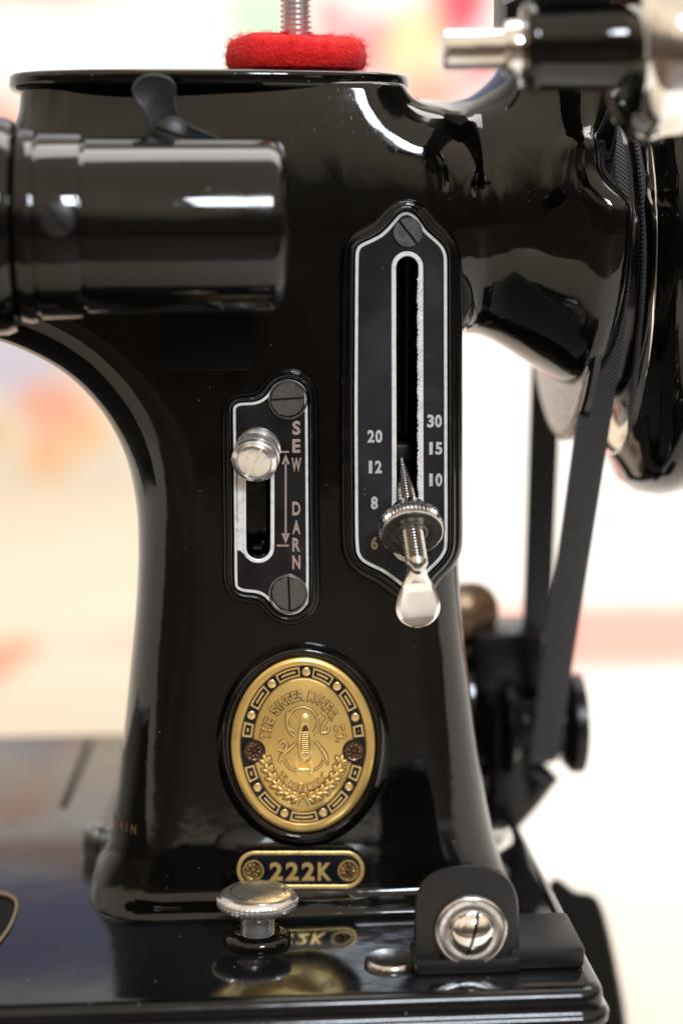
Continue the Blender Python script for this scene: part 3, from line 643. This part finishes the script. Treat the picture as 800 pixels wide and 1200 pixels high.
# ------------------------------------------------------------------ model number plate
def rrect(x0, y0, x1, y1, r, n=10):
    P_ = []
    for cx, cy, a in ((x1-r, y1-r, 0), (x0+r, y1-r, PI/2), (x0+r, y0+r, PI), (x1-r, y0+r, 1.5*PI)):
        for k in range(n+1): P_.append((cx+r*math.cos(a+k/n*PI/2), cy+r*math.sin(a+k/n*PI/2)))
    return np.array(P_)
mb = MB(); prism_px(mb, rrect(277, 997, 427, 1042, 21.5), .5, -1.3, .5); npl = mb.build('number_plate', M['inlay'], mach, angle=40)
mb = MB(); ring_px(mb, rrect(277.4, 997.4, 426.6, 1041.6, 21.3), rrect(282, 1002, 422, 1037, 16.8), -1.0, -1.75, .8); mb.build('border', M['brass_hi'], npl, angle=60)
mb = MB()
for ch, x, w in (('2', 323.5, 15.5), ('2', 342.3, 15.5), ('2', 361, 15.5), ('K', 380.5, 17)): put_char(mb, ch, x, 1021, 20.5, -1.3, w=w, fat=.024, relief=.45)
mb.build('lettering', M['brass_hi'], npl, angle=40)
for x in (296.8, 408): rosette(npl, x, 1020.5, 11.5, -1.4, M['bronze_pale'], 8)
mb = MB(); ring_px(mb, ellipse(296.8, 1020.5, 12.4, 12.4, 40), ellipse(296.8, 1020.5, 10.8, 10.8, 40), -1.2, -1.6, .3); ring_px(mb, ellipse(408, 1020.5, 12.4, 12.4, 40), ellipse(408, 1020.5, 10.8, 10.8, 40), -1.2, -1.6, .3); mb.build('rivet_seat', M['brass_hi'], npl)

# ------------------------------------------------------------------ top cover, neck, felt and spool pin
cz = W(245, 83.5, 1).z*1000; cl = W(12, 100, 30).x*1000; crx = W(477, 105, 30).x*1000
ccx = (cl+crx)/2; ca = (crx-cl)/2; cb = 29.0; ccy = 30.0
def sell(f, n=120, p=2.6, dx=0):
    a = np.arange(n)/n*2*PI; return [((ccx + (ca+dx)*f*np.sign(np.cos(t))*abs(np.cos(t))**(2/p)), (ccy + (cb+dx)*f*np.sign(np.sin(t))*abs(np.sin(t))**(2/p))) for t in a]
def loft_z(mb, rings, cap='both'):
    n = len(rings[0][0]); vs = [Vector((x*MM, y*MM, z*MM)) for p_, z in rings for x, y in p_]
    fs = [(r*n+i, r*n+(i+1) % n, (r+1)*n+(i+1) % n, (r+1)*n+i) for r in range(len(rings)-1) for i in range(n)]
    fs += [tuple(range(n)), tuple((len(rings)-1)*n+i for i in range(n))]; mb.add(vs, fs)
mb = MB(); loft_z(mb, [(sell(1, dx=-4), cz-3.4), (sell(1, dx=-2.0), cz-3.2), (sell(1, dx=-.5), cz-2.6), (sell(1, dx=0), cz-1.8), (sell(1, dx=-.1), cz-.6), (sell(1, dx=-.1), cz), (sell(1, dx=-.8), cz+.45), (sell(1, dx=-1.6), cz+.3), (sell(1, dx=-2.4), cz+.4), (sell(.6), cz+.8)])
top = mb.build('top_cover', M['enamel'], mach, angle=60)
pc = W(347, 60, 22)
mb = MB(); zt = cz + .8; lathe(mb, [(1.4, -2), (1.4, 6), (2.3, 6.2)] + sum([[(2.6, 6.3+k*1.0), (3.2, 6.8+k*1.0)] for k in range(24)], []) + [(2.4, 32)], (pc.x, 22*MM, zt*MM), (0, 0, 1), 24)
mb.build('spool_pin', M['stud'], mach, angle=60)
# felt disc: soft wavy pad with wool fibres
felt = thing('felt_pad', 'bright red fuzzy felt disc lying on the machine top round the spool pin', 'felt pad')
mb = MB(); n = 96; FR = 13.6; rings = []
for f, z in ((.2, .2), (.8, .25), (.95, .5), (1.0, 1.4), (1.005, 2.8), (.98, 4.4), (.92, 5.3), (.8, 5.8), (.5, 6.0), (.2, 6.0), (.14, 5.4)):
    rings.append(([(pc.x*1000 + FR*f*(1+.012*math.sin(5*t)+.01*math.sin(11*t+1))*math.cos(t), 22 + FR*f*(1+.012*math.sin(5*t)+.01*math.sin(11*t+1))*math.sin(t)) for t in np.arange(n)/n*2*PI], z))
vs = []; fs = []
for p_, z in rings:
    for i, (x, y) in enumerate(p_):
        t = i/n*2*PI; zz = z*1.12 + .45*math.sin(2*t+.6)*(z/6) + .25*math.sin(7*t)*(z/6); vs.append(Vector((x*MM, y*MM, (zt+.1+zz)*MM)))
for r in range(len(rings)-1):
    for i in range(n): fs.append((r*n+i, r*n+(i+1) % n, (r+1)*n+(i+1) % n, (r+1)*n+i))
fs += [tuple(range(n)), tuple((len(rings)-1)*n+i for i in range(n))]
mb.add(vs, fs); fd = mb.build('felt_disc', M['felt'], felt)
fb = MB()
base = vs[n*2:n*10]
for k in range(9000):
    v = base[rng.integers(len(base))]; d = Vector((v.x-pc.x, v.y-.022, v.z-(zt+3)*MM)); d.normalize(); jit = Vector(rng.normal(0, .55, 3)); d = (d+jit).normalized()
    p0 = v + Vector(rng.normal(0, .0004, 3)); ln = rng.uniform(.0003, .0009); s = d.cross(Vector(rng.normal(0, 1, 3))).normalized()*.00002
    p1 = p0+d*ln*.6 ; p2 = p1 + (d+Vector(rng.normal(0, .6, 3))).normalized()*ln*.5
    fb.add([p0-s, p0+s, p1+s, p1-s, p2], [(0, 1, 2, 3), (3, 2, 4)])
fb.build('wool_fibres', M['felt'], felt, smooth=False, kind='stuff')

# ------------------------------------------------------------------ sewing lamp on the left
LY = -16.0
lc = W(170, 265.5, LY); LR = 15.6; sc = (0.37-.026)/FPX
def lx_(px): return W(px, 262, LY).x*1000 - lc.x*1000
mb = MB()
lathe(mb, [(LR-4, lx_(334)), (LR-2.6, lx_(333.5)), (LR-1.2, lx_(330)), (LR-.35, lx_(324)), (LR, lx_(314)), (LR, lx_(103)), (LR-.7, lx_(102.4)), (LR-.7, lx_(98.6)), (LR+.75, lx_(98)), (LR+.85, lx_(96)), (LR+.85, lx_(49)), (LR+.2, lx_(48)), (LR+.2, lx_(45.5)), (LR+1.3, lx_(44.5)), (LR+1.5, lx_(36)), (LR+1.1, lx_(26)), (LR-1.5, lx_(22)), (LR-3, lx_(20)), (LR-3, lx_(8))][::-1], lc, (1, 0, 0), 96)
lamp = mb.build('work_lamp', M['lamp'], mach, angle=40)
screw_w(lamp, W(68, 257, LY-LR-.75), (-.02, -1, .02), 2.9, .5, .55, rad(40), M['dark'], .5)
mb = MB(); lathe(mb, [(LR-3, lx_(-200)), (LR+2.8, lx_(-190)), (LR+3.6, lx_(-60)), (LR+3.4, lx_(8)), (LR+2.7, lx_(19)), (LR-1, lx_(27)), (LR-4, lx_(28))], lc, (1, 0, 0), 96); mb.build('lamp_shade', M['lamp'], lamp, angle=40)
# thumb lever on top of the lamp
yb = -14
mb = MB(); out = resample(spline([(186, 87), (200, 92), (207, 104), (206, 118), (209, 132), (222, 146), (248, 157), (262, 163), (255, 170), (205, 172), (165, 170), (168, 160), (172, 148), (168, 130), (158, 116), (155, 104), (162, 92), (173, 87)], 6), 3)
o_ = orient(out); loft_px(mb, [(o_, yb+3), (o_, yb+.6), (offset(o_, -1.2), yb), (offset(o_, -4), yb+.15)], cap='both'); mb.build('thumb_lever', M['dark'], lamp, angle=40)
screw_w(lamp, W(201, 157, yb-.1), (0, -1, .1), 3.0, .9, .5, rad(70), M['dark'], .8)
mb = MB(); a = W(187, 300, -4); b = W(297, 434, -4); bxw(mb, ((a.x+b.x)/2, -.004+.006, (a.z+b.z)/2), (b.x-a.x, .014, a.z-b.z), bev=.0005); mb.build('lamp_bracket', M['block'], lamp)
mb = MB(); bxw(mb, ((a.x+b.x)/2, -.012, W(240, 275, -12).z), (b.x-a.x-.002, .02, .016), bev=.001); mb.build('bracket_arm', M['lamp'], lamp)

# ------------------------------------------------------------------ hand wheel, belt, motor pulley
def xw(px, py=500, Y=26): return W(px, py, Y).x*1000
WYc = 38.0; wc_ = W(700, 300, WYc); WZc = wc_.z*1000; o = (0, WYc*MM, WZc*MM)
wh = MB(); hubx = xw(652, 500, WYc); Rf = 38.5
lathe(wh, [(12, hubx+.3), (Rf-2, hubx), (Rf-.6, hubx+.2), (Rf, hubx+.8), (Rf+.1, hubx+2.0), (Rf-2.5, hubx+3.0), (31.5, hubx+4.0), (31.5, hubx+10), (36, hubx+11)], o, (1, 0, 0), 128)
wheel = wh.build('hand_wheel', M['enamel'], mach, angle=35)
mb = MB(); lathe(mb, [(12, hubx-.3), (Rf-2.2, hubx-.35), (Rf-1.8, hubx-.1), (Rf-1.8, hubx+.1)], o, (1, 0, 0), 128); mb.build('pulley_face', M['alu'], wheel, angle=30)
rx0 = xw(712, 500, WYc); mb = MB()
lathe(mb, [(31, rx0-2), (40, rx0-1.2), (42.5, rx0+.2), (43.5, rx0+.9), (47, rx0+2.2), (49.4, rx0+5.2), (50.2, rx0+9), (49.6, rx0+13), (47, rx0+17.5), (41, rx0+20.5), (34, rx0+21)], o, (1, 0, 0), 160); mb.build('wheel_rim', M['enamel'], wheel, angle=50)
mb = MB(); lathe(mb, [(28, rx0-2.4), (38.8, rx0-1.7), (41.2, rx0-.8), (41.6, rx0-.2), (41.6, rx0+1.0)], o, (1, 0, 0), 128); mb.build('wheel_face_ring', M['chrome'], wheel, angle=50)
# belt path in the Y-Z plane round the wheel and the motor pulley
mpc = W(632, 848, 62); Rb = 33.0; Rm = 8.0
beltx0 = (xw(706, 300, -8)); bxt = W(716, 330, -8).x*1000
A_ = np.array([WYc, WZc]); B_ = np.array([62.0, mpc.z*1000]); d_ = B_-A_; D_ = np.hypot(*d_); th = math.atan2(d_[1], d_[0]); al = math.acos((Rb-Rm)/D_)
path = []
for t in np.linspace(th+al, th+2*PI-al, 60): path.append((A_[0]+Rb*math.cos(t), A_[1]+Rb*math.sin(t)))
q0 = path[-1]; e0 = (B_[0]+Rm*math.cos(th-al), B_[1]+Rm*math.sin(th-al))
for k in range(1, 30): path.append((q0[0]+(e0[0]-q0[0])*k/30, q0[1]+(e0[1]-q0[1])*k/30))
for t in np.linspace(th-al, th+al, 20): path.append((B_[0]+Rm*math.cos(t), B_[1]+Rm*math.sin(t)))
q0 = path[-1]; e0 = path[0]
for k in range(1, 30): path.append((q0[0]+(e0[0]-q0[0])*k/30, q0[1]+(e0[1]-q0[1])*k/30))
path = np.array(path); n = len(path); tn = np.roll(path, -1, 0)-np.roll(path, 1, 0); nn = np.stack([tn[:, 1], -tn[:, 0]], 1); nn /= np.linalg.norm(nn, axis=1, keepdims=True)
cen = path.mean(0); sgn = np.sign(((path-A_)[:10]*nn[:10]).sum()); nn *= sgn
bxc = W(718, 300, WYc-Rb).x*1000; xb_low = mpc.x*1000
mb = MB(); vs = []; fs = []; HWB = 3.3; sect = [(-HWB, -.9), (-HWB, .7), (-HWB+.5, 1.0), (0, 1.1), (HWB-.5, 1.0), (HWB, .7), (HWB, -.9), (0, -1.0)]; K = len(sect)
for i in range(n):
    f = (path[i, 1]-B_[1])/(A_[1]-B_[1]); x = xb_low + (bxc-xb_low)*np.clip(f, 0, 1)
    for sx2, so2 in sect: vs.append(Vector((x+sx2, path[i, 0]+nn[i, 0]*so2, path[i, 1]+nn[i, 1]*so2))*MM)
for i in range(n):
    for k in range(K): fs.append((i*K+k, i*K+(k+1) % K, ((i+1) % n)*K+(k+1) % K, ((i+1) % n)*K+k))
mb.add(vs, fs); mb.build('drive_belt', M['belt'], mach, angle=50)
mb = MB(); xm_ = xb_low
lathe(mb, [(4, -9), (11, -8.6), (11.5, -7.4), (9.2, -5), (7.2, -4.6), (7.2, 4.6), (9.2, 5), (11.5, 7), (11.5, 9.4), (4, 10)], (xm_*MM, .062, B_[1]*MM), (1, 0, 0), 48)
mot = mb.build('motor', M['motor'], mach, angle=40)
mb = MB(); c = W(560, 850, 70); lathe(mb, [(8, -34), (20, -32), (21.5, -28), (21.5, 6), (18, 10), (8, 11)], (xm_*MM-.022, .078, B_[1]*MM), (1, 0, 0), 64); mb.build('motor_housing', M['enamel'], mot, angle=40)
mb = MB(); c = W(590, 765, 70); bxw(mb, (c.x, .07, c.z), (.016, .02, .014), bev=.002); c = W(590, 850, 72); bxw(mb, (c.x, .072, c.z), (.009, .02, .04), bev=.002); c = W(560, 800, 70); bxw(mb, (c.x, .07, c.z), (.03, .014, .008), bev=.002)
mb.build('motor_bracket', M['motor'], mot)
mb = MB(); c = W(548, 715, 70); lathe(mb, [(2, -8), (5.5, -7), (6.5, -3), (6.5, 3), (4, 5)], c, (.3, -1, .2), 32); mb.build('brush_cap', M['bronze'], mot, angle=40)
mb = MB(); c = W(618, 905, 66); tube(mb, [c+Vector((-.004, 0, .008)), c, c+Vector((.004, -.002, -.001)), c+Vector((.000, 0, -.006)), c+Vector((-.006, 0, -.012))], [.003, .0045, .003, .0035, .004], 12); mb.build('motor_terminal', M['motor'], mot)

# ------------------------------------------------------------------ bobbin winder, upper right
wy = -38
c0 = W(566, 58, wy); ax = Vector((1, -.02, 0.02)).normalized()
def bl(px): return (W(px, 58, wy).x-c0.x)*1000
mb = MB(); lathe(mb, [(2.9, bl(519)), (3.25, bl(521)), (3.3, bl(524)), (3.3, bl(588)), (3.5, bl(590)), (4.5, bl(592)), (4.7, bl(598)), (4.7, bl(612)), (4.3, bl(617)), (4, bl(625))], c0, ax, 48)
win = mb.build('bobbin_winder', M['chrome'], mach, angle=40)
c1 = W(670, 55, wy)
mb = MB(); k = 1.0; lathe(mb, [(5, bl(610)-bl(670)), (7.0, bl(612)-bl(670)), (7.4, bl(616)-bl(670)), (7.4, bl(628)-bl(670)), (7.2, bl(630)-bl(670)), (7.3, bl(734)-bl(670)), (6, bl(742)-bl(670))], c1, ax, 64); mb.build('winder_barrel', M['lamp'], win, angle=40)
mb = MB(); c2 = W(747, 62, wy); prof = [(3, -4.2), (8, -4.0), (11.4, -3.0), (12.6, -2.6), (14.2, -1.2), (15.0, .4), (15.2, 5.2), (14.2, 6.2), (9, 6), (3, 6)]
lathe(mb, prof, c2, Vector((1, .10, .05)), 96); mb.build('winder_wheel', M['chrome'], win, angle=30)
mb = MB(); a = W(612, -20, 10); bxw(mb, (a.x, .010, a.z), (.009, .016, .022), bev=.002); a = W(660, 2, -20); bxw(mb, (a.x+.004, -.018, a.z+.004), (.022, .05, .006), bev=.0015); mb.build('winder_bracket', M['dark'], win)

# ------------------------------------------------------------------ bed
fr = WZ(360, 1172, 0).y*1000; rxd = WZ(722, 1176, 0).x*1000; bk = WZ(200, 856, 0).y*1000; lfx = -260.0
mb = MB()
def rr2(x0, y0, x1, y1, r, n=8):
    P_ = []
    for cx, cy, a in ((x1-r, y1-r, 0), (x0+r, y1-r, PI/2), (x0+r, y0+r, PI), (x1-r, y0+r, 1.5*PI)):
        for k in range(n+1): P_.append((cx+r*math.cos(a+k/n*PI/2), cy+r*math.sin(a+k/n*PI/2)))
    return P_
def bd(d): return rr2(lfx-d, fr-d, rxd+d, bk+d, 5+max(d, -3))
loft_z(mb, [(bd(-3), -44), (bd(-1.5), -42), (bd(-1.5), -9), (bd(-.6), -7.6), (bd(.8), -6.8), (bd(1.0), -5.4), (bd(.3), -4.6), (bd(-.3), -4.0), (bd(-.3), -2.2), (bd(-.5), -1.2), (bd(-1.2), -.4), (bd(-2.4), 0)])
bed = mb.build('machine_bed', M['bed'], mach, angle=60)
# opening at the left edge of the bed, with a worn pale edge
def onz(pts, z): return [(WZ(x, y, 0).x*1000, WZ(x, y, 0).y*1000) for x, y in pts]
op = resample(spline([(-60, 1052), (-10, 1050), (10, 1053), (18, 1061), (14, 1078), (4, 1096), (-14, 1112), (-60, 1114)], 6), 4)
opo = offset(op, 4)
mb = MB(); A1 = onz(orient(op), 0); A2 = onz(opo, 0); loft_z(mb, [(A1, .06), (A1, .05), (A1, .12)]); mb.build('bed_opening', M['matt'], bed)
mb = MB(); n = len(A1); vs = [Vector((x, y, z))*MM for ring_, z in ((A2, .02), (A2, .5), (A1, .5), (A1, .1)) for x, y in ring_]
mb.add(vs, [(r*n+i, r*n+(i+1) % n, (r+1)*n+(i+1) % n, (r+1)*n+i) for r in range(3) for i in range(n)]); mb.build('opening_edge', M['gold'], bed)
mb = MB()
def strip(p0, p1, w):
    a = WZ(*p0, 0); b = WZ(*p1, 0); d = (b-a).normalized(); n_ = Vector((-d.y, d.x, 0))*w*MM/2; u = Vector((0, 0, .00008))
    mb.add([a-n_+u, a+n_+u, b+n_+u, b-n_+u], [(0, 1, 2, 3)])
strip((74, 947), (106, 868), 1.7); mb.build('bed_dark_strip', M['matt'], bed)  # narrow matt black strip lying flat on the bed
# thumb screw
t0 = WZ(302, 1104, 0)
mb = MB(); lathe(mb, [(6.2, 0), (6.4, .5), (6.2, 1.6), (5.4, 2.2), (4.4, 2.4), (4.2, 1.8), (3.2, 1.6)], t0, (0, 0, 1), 48); cs = mb.build('screw_collar', M['enamel'], bed, angle=50)
mb = MB(); lathe(mb, [(2.6, .5)] + sum([[(2.7, 1+k*.62), (3.2, 1.31+k*.62)] for k in range(7)], []) + [(3.3, 5.6), (3.7, 5.8), (5.6, 6.3), (6.8, 7.0, .3), (7.3, 7.8, .42), (7.35, 8.6, .42), (7.2, 9.2, .2), (6.9, 9.7), (6.3, 10.1), (5.4, 10.2)], t0, (0, 0, 1), 96)
ths = mb.build('thumb_screw', M['stud'], bed, angle=40)
mb = MB(); lathe(mb, [(5.4, 10.1), (5.2, 10.22), (4, 10.1), (2, 10.0), (.5, 10.0)], t0, (0, 0, 1), 48); mb.build('screw_top', M['chrome'], ths, angle=60)
# hinge bracket with domed screw, lower right
hy = -33.0; 
mb = MB(); out = resample(np.vstack([[(485, 1152), (485, 1100), (485.5, 1062)], spline([(487, 1050), (494, 1034), (508, 1022), (528, 1015.5), (548, 1014), (570, 1016), (588, 1024), (600, 1036), (606, 1052)], 5, closed=False), [(607.5, 1070), (607.5, 1110), (607.5, 1152)]]), 4)
o_ = orient(out); loft_px(mb, [(o_, hy+2.5), (o_, hy+.5), (offset(o_, -2), hy), (offset(o_, -5), hy-.1)], cap='both'); hinge = mb.build('hinge_bracket', M['dark'], mach, angle=40)
a = WZ(485, 1152, 0); b_ = W(684, 1150, hy); ft = MB()
bxw(ft, ((W(607, 1150, hy).x+b_.x)/2-.001, (hy+8)*MM, .0022), (b_.x-W(607, 1150, hy).x+.002, .018, .0042), bev=.0012); bxw(ft, ((W(485, 1150, hy).x+W(607, 1150, hy).x)/2, (hy+3)*MM, .0015), (W(607, 1150, hy).x-W(485, 1150, hy).x, .010, .0028), bev=.0008)
ft.build('bracket_foot', M['dark'], hinge)
sc0 = W(551, 1090, hy-.1)
mb = MB(); lathe(mb, [(6.6, 0), (6.8, .5), (6.6, 1.2), (6.0, 1.5), (5.6, 1.3), (4.9, 1.2), (4.4, 1.3)], sc0, (0, -1, .06), 64); mb.build('screw_cup', M['nickel'], hinge, angle=60)
mb = MB(); lathe(mb, [(4.3, .8), (4.2, 1.5)] + [(4.1*math.cos(t), 1.6+2.3*math.sin(t)) for t in np.linspace(0, 1.5, 10)], sc0, (0, -1, .06), 48); ds_ = mb.build('domed_screw', M['chrome'], hinge, angle=70)
mb = MB(); ux = Vector((.25, 0, 1)).normalized(); tube(mb, [sc0 + Vector((0, -1, .06)).normalized()*((1.72+2.3*math.sin(t))*MM) + ux*(4.1*math.cos(t)*sg_*MM) for sg_, t in [(-1, x_) for x_ in np.linspace(.15, 1.5, 8)] + [(1, x_) for x_ in np.linspace(1.5, .15, 8)]], .00026, 6); mb.build('screw_slot', M['matt'], ds_)
mb = MB(); s0 = WZ(458, 1130, 0); lathe(mb, [(4.9, 0), (4.9, .8), (4.4, 1.3), (3.6, 1.2), (2.0, 1.0), (.5, 1.0)], s0, (0, 0, 1), 48); mb.build('bed_screw', M['nickel'], bed, angle=50)
# blurred fixing behind the pillar foot, right and left
mb = MB(); c = WZ(574, 1024, 0); lathe(mb, [(3.4, -10), (4.2, -9), (4.2, 5), (3.6, 6)], c + Vector((0, .006, .0045)), (.5, .8, 0), 32); mb.build('foot_bolt', M['nickel'], mach, angle=50)
mb = MB(); c = WZ(112, 1010, 0); lathe(mb, [(2.6, 0), (2.8, 3), (2.6, 6), (1.6, 7)], c + Vector((0, .004, 0)), (0, 0, 1), 32); mb.build('foot_bolt', M['steel'], mach, angle=50)
# curved terminal block beside the bed
mb = MB(); tb = resample(spline([(640, 1044), (676, 1045), (694, 1048), (704, 1060), (712, 1085), (722, 1130), (731, 1180), (735, 1220), (735, 1260), (640, 1260)], 6), 5); tb = orient(tb)
yb = 60; loft_px(mb, [(tb, yb+30), (tb, yb+1.5), (offset(tb, -3), yb)], cap='both'); mb.build('terminal_block', M['block'], mach, angle=40)
# gold decal round the left side of the pillar
mb = MB()
dc = list('GREAT BRITAIN'); 
deps = bpy.context.evaluated_depsgraph_get()
from mathutils.bvhtree import BVHTree
bvh = BVHTree.FromObject(casting, deps)
for i, ch in enumerate('BRITAIN'):
    if ch == ' ': continue
    v, f = glyph(ch, .02); sc_ = 1.9/CAPH
    zc = W(140, 960, 10).z; ang = rad(182 - i*15.5); 
    # stand on the rounded left front corner: shoot towards the corner's axis
    ctr = Vector((W(128+85, 960, 15).x, .0145, zc)); dr = Vector((math.cos(ang), -math.sin(ang), 0)) if False else Vector((-math.cos(rad(i*8+1)), -math.sin(rad(i*8+1)), 0))
    hit = bvh.ray_cast(ctr + dr*.05, -dr)
    if hit[0] is None: continue
    nrm = hit[1]; tx_ = nrm.cross(Vector((0, 0, 1))).normalized()*-1; uu = Vector((0, 0, 1))
    vv = []
    for x, y, z in v:
        p_ = hit[0] + tx_*(x*sc_*MM*.8) + uu*((y-CAPH/2)*sc_*MM); h2 = bvh.find_nearest(p_); vv.append((h2[0] + h2[1]*(.00004 + .00003*(z > 0))) if h2[0] else p_)
    mb.add(vv, f)
mb.build('gold_lettering', M['gold'], mach)

# ------------------------------------------------------------------ table and wall behind, far out of focus
def spots_mat(name, base, spots, rough=.8, vec='XZ', stripe=None):
    m = bpy.data.materials.new(name); m.use_nodes = True; n = m.node_tree.nodes; l = m.node_tree.links; b = n['Principled BSDF']; b.inputs['Roughness'].default_value = rough
    g = n.new('ShaderNodeNewGeometry'); nz = n.new('ShaderNodeTexNoise'); nz.inputs['Scale'].default_value = 9; l.new(g.outputs['Position'], nz.inputs['Vector'])
    ws = n.new('ShaderNodeVectorMath'); ws.operation = 'MULTIPLY_ADD'; ws.inputs[1].default_value = (.06, .06, .06); l.new(nz.outputs['Color'], ws.inputs[0]); l.new(g.outputs['Position'], ws.inputs[2])
    cur = None
    for (c, r, col, sc_) in spots:
        s = n.new('ShaderNodeVectorMath'); s.operation = 'SUBTRACT'; l.new(ws.outputs[0], s.inputs[0]); s.inputs[1].default_value = Vector(c) + Vector((.03, .03, .03))
        k = n.new('ShaderNodeVectorMath'); k.operation = 'MULTIPLY'; l.new(s.outputs[0], k.inputs[0]); k.inputs[1].default_value = sc_
        ln = n.new('ShaderNodeVectorMath'); ln.operation = 'LENGTH'; l.new(k.outputs[0], ln.inputs[0])
        mp = n.new('ShaderNodeMapRange'); mp.interpolation_type = 'SMOOTHSTEP'; mp.inputs['From Min'].default_value = r*1.15; mp.inputs['From Max'].default_value = r*.6; l.new(ln.outputs['Value'], mp.inputs['Value'])
        mx = n.new('ShaderNodeMix'); mx.data_type = 'RGBA'; l.new(mp.outputs[0], mx.inputs[0]); mx.inputs[7].default_value = (*col, 1)
        if cur: l.new(cur, mx.inputs[6])
        else: mx.inputs[6].default_value = (*base, 1)
        cur = mx.outputs[2]
    l.new(cur, b.inputs['Base Color']); return m
WY = 900.0; fpx = (WY*MM - CAM.y)/FPX
def ws_(px, py, rpx, col, sx=1, sz=1): p = W(px, py, WY); return (p, rpx*fpx, col, (1/sx, 1, 1/sz))
wall_spots = [ws_(0, 480, 330, (.70, .645, .56), .75, 1.0), ws_(15, 425, 55, (.52, .52, .64)), ws_(55, 480, 38, (.74, .38, .28)), ws_(45, 540, 34, (.78, .46, .26)), ws_(95, 512, 28, (.75, .48, .24)), ws_(-15, 520, 24, (.75, .42, .2)),
              ws_(5, 160, 45, (.80, .45, .36)), ws_(300, 15, 50, (.55, .75, .58)), ws_(385, 25, 34, (.85, .38, .40)), ws_(445, 50, 42, (.85, .28, .32)), ws_(487, 50, 38, (.92, .68, .40)), ws_(540, 18, 42, (.85, .10, .15)), ws_(500, 112, 38, (.88, .40, .32)), ws_(560, 90, 36, (.88, .36, .38)), ws_(30, 250, 30, (.8,.5,.4)),
              # higher up, above the picture: a blue hanging (its reflection lies in the glossy bed)
              (Vector((W(10, 600, WY).x, .9, .52)), .20, (.27, .30, .50), (.6, 1, 1)), (Vector((W(150, 600, WY).x, .9, .345)), .035, (.42, .20, .20), (1, 1, 1)), (Vector((W(40, 600, WY).x, .9, .285)), .04, (.50, .38, .30), (.4, 1, 1)), (Vector((.6, .9, .75)), .3, (.25, .18, .12), (1, 1, 1))]
M['wall'] = spots_mat('printed_wall', (.86, .86, .86), wall_spots)
link_mesh('wall', [(-1.4, .9, -.3), (1.7, .9, -.3), (1.7, .9, 1.3), (-1.4, .9, 1.3)], [(0, 1, 2, 3)], M['wall'], smooth=False, kind='structure')
TZ = -56.0
def ts(px, py, rx, ry, col): p = WZ(px, py, TZ); q1 = WZ(px+rx, py, TZ); q2 = WZ(px, py-ry, TZ); return (p, 1.0, col, (1/abs(q1.x-p.x), 1/abs(q2.y-p.y), 0))
tspots = [ts(-60, 700, 420, 500, (.64, .565, .46)), ts(20, 775, 40, 35, (.70, .30, .2)), ts(70, 900, 60, 35, (.30, .18, .12)),
          ((WZ(740, 742, TZ)), 1.0, (.80, .36, .31), (1/.25, 1/.075, 0)), ts(800, 1200, 190, 200, (.78, .71, .62))]
M['table'] = spots_mat('table_cloth', (.85, .83, .80), tspots)
link_mesh('table_cloth', [(-1.4, -.22, TZ*MM), (1.7, -.22, TZ*MM), (1.7, .9, TZ*MM), (-1.4, .9, TZ*MM)], [(0, 1, 2, 3)], M['table'], smooth=False, kind='structure')
M['wood'] = mat('brown_table_wood', (.10, .062, .036), .5, var=(6, (.045, .026, .014), .35, .7))
link_mesh('table', [(-1.4, -.9, TZ*MM-.005), (1.7, -.9, TZ*MM-.005), (1.7, .9, TZ*MM-.005), (-1.4, .9, TZ*MM-.005)], [(0, 1, 2, 3)], M['wood'], smooth=False, kind='structure')
# feet under the bed
for x, y in ((rxd-15, fr+22), (rxd-15, bk-15), (lfx+15, fr+22), (lfx+15, bk-15)):
    mb = MB(); lathe(mb, [(6, 0), (7, 1), (7, 12.2)], (x*MM, y*MM, TZ*MM+.0001), (0, 0, 1), 20); mb.build('rubber_foot', M['matt'], mach)
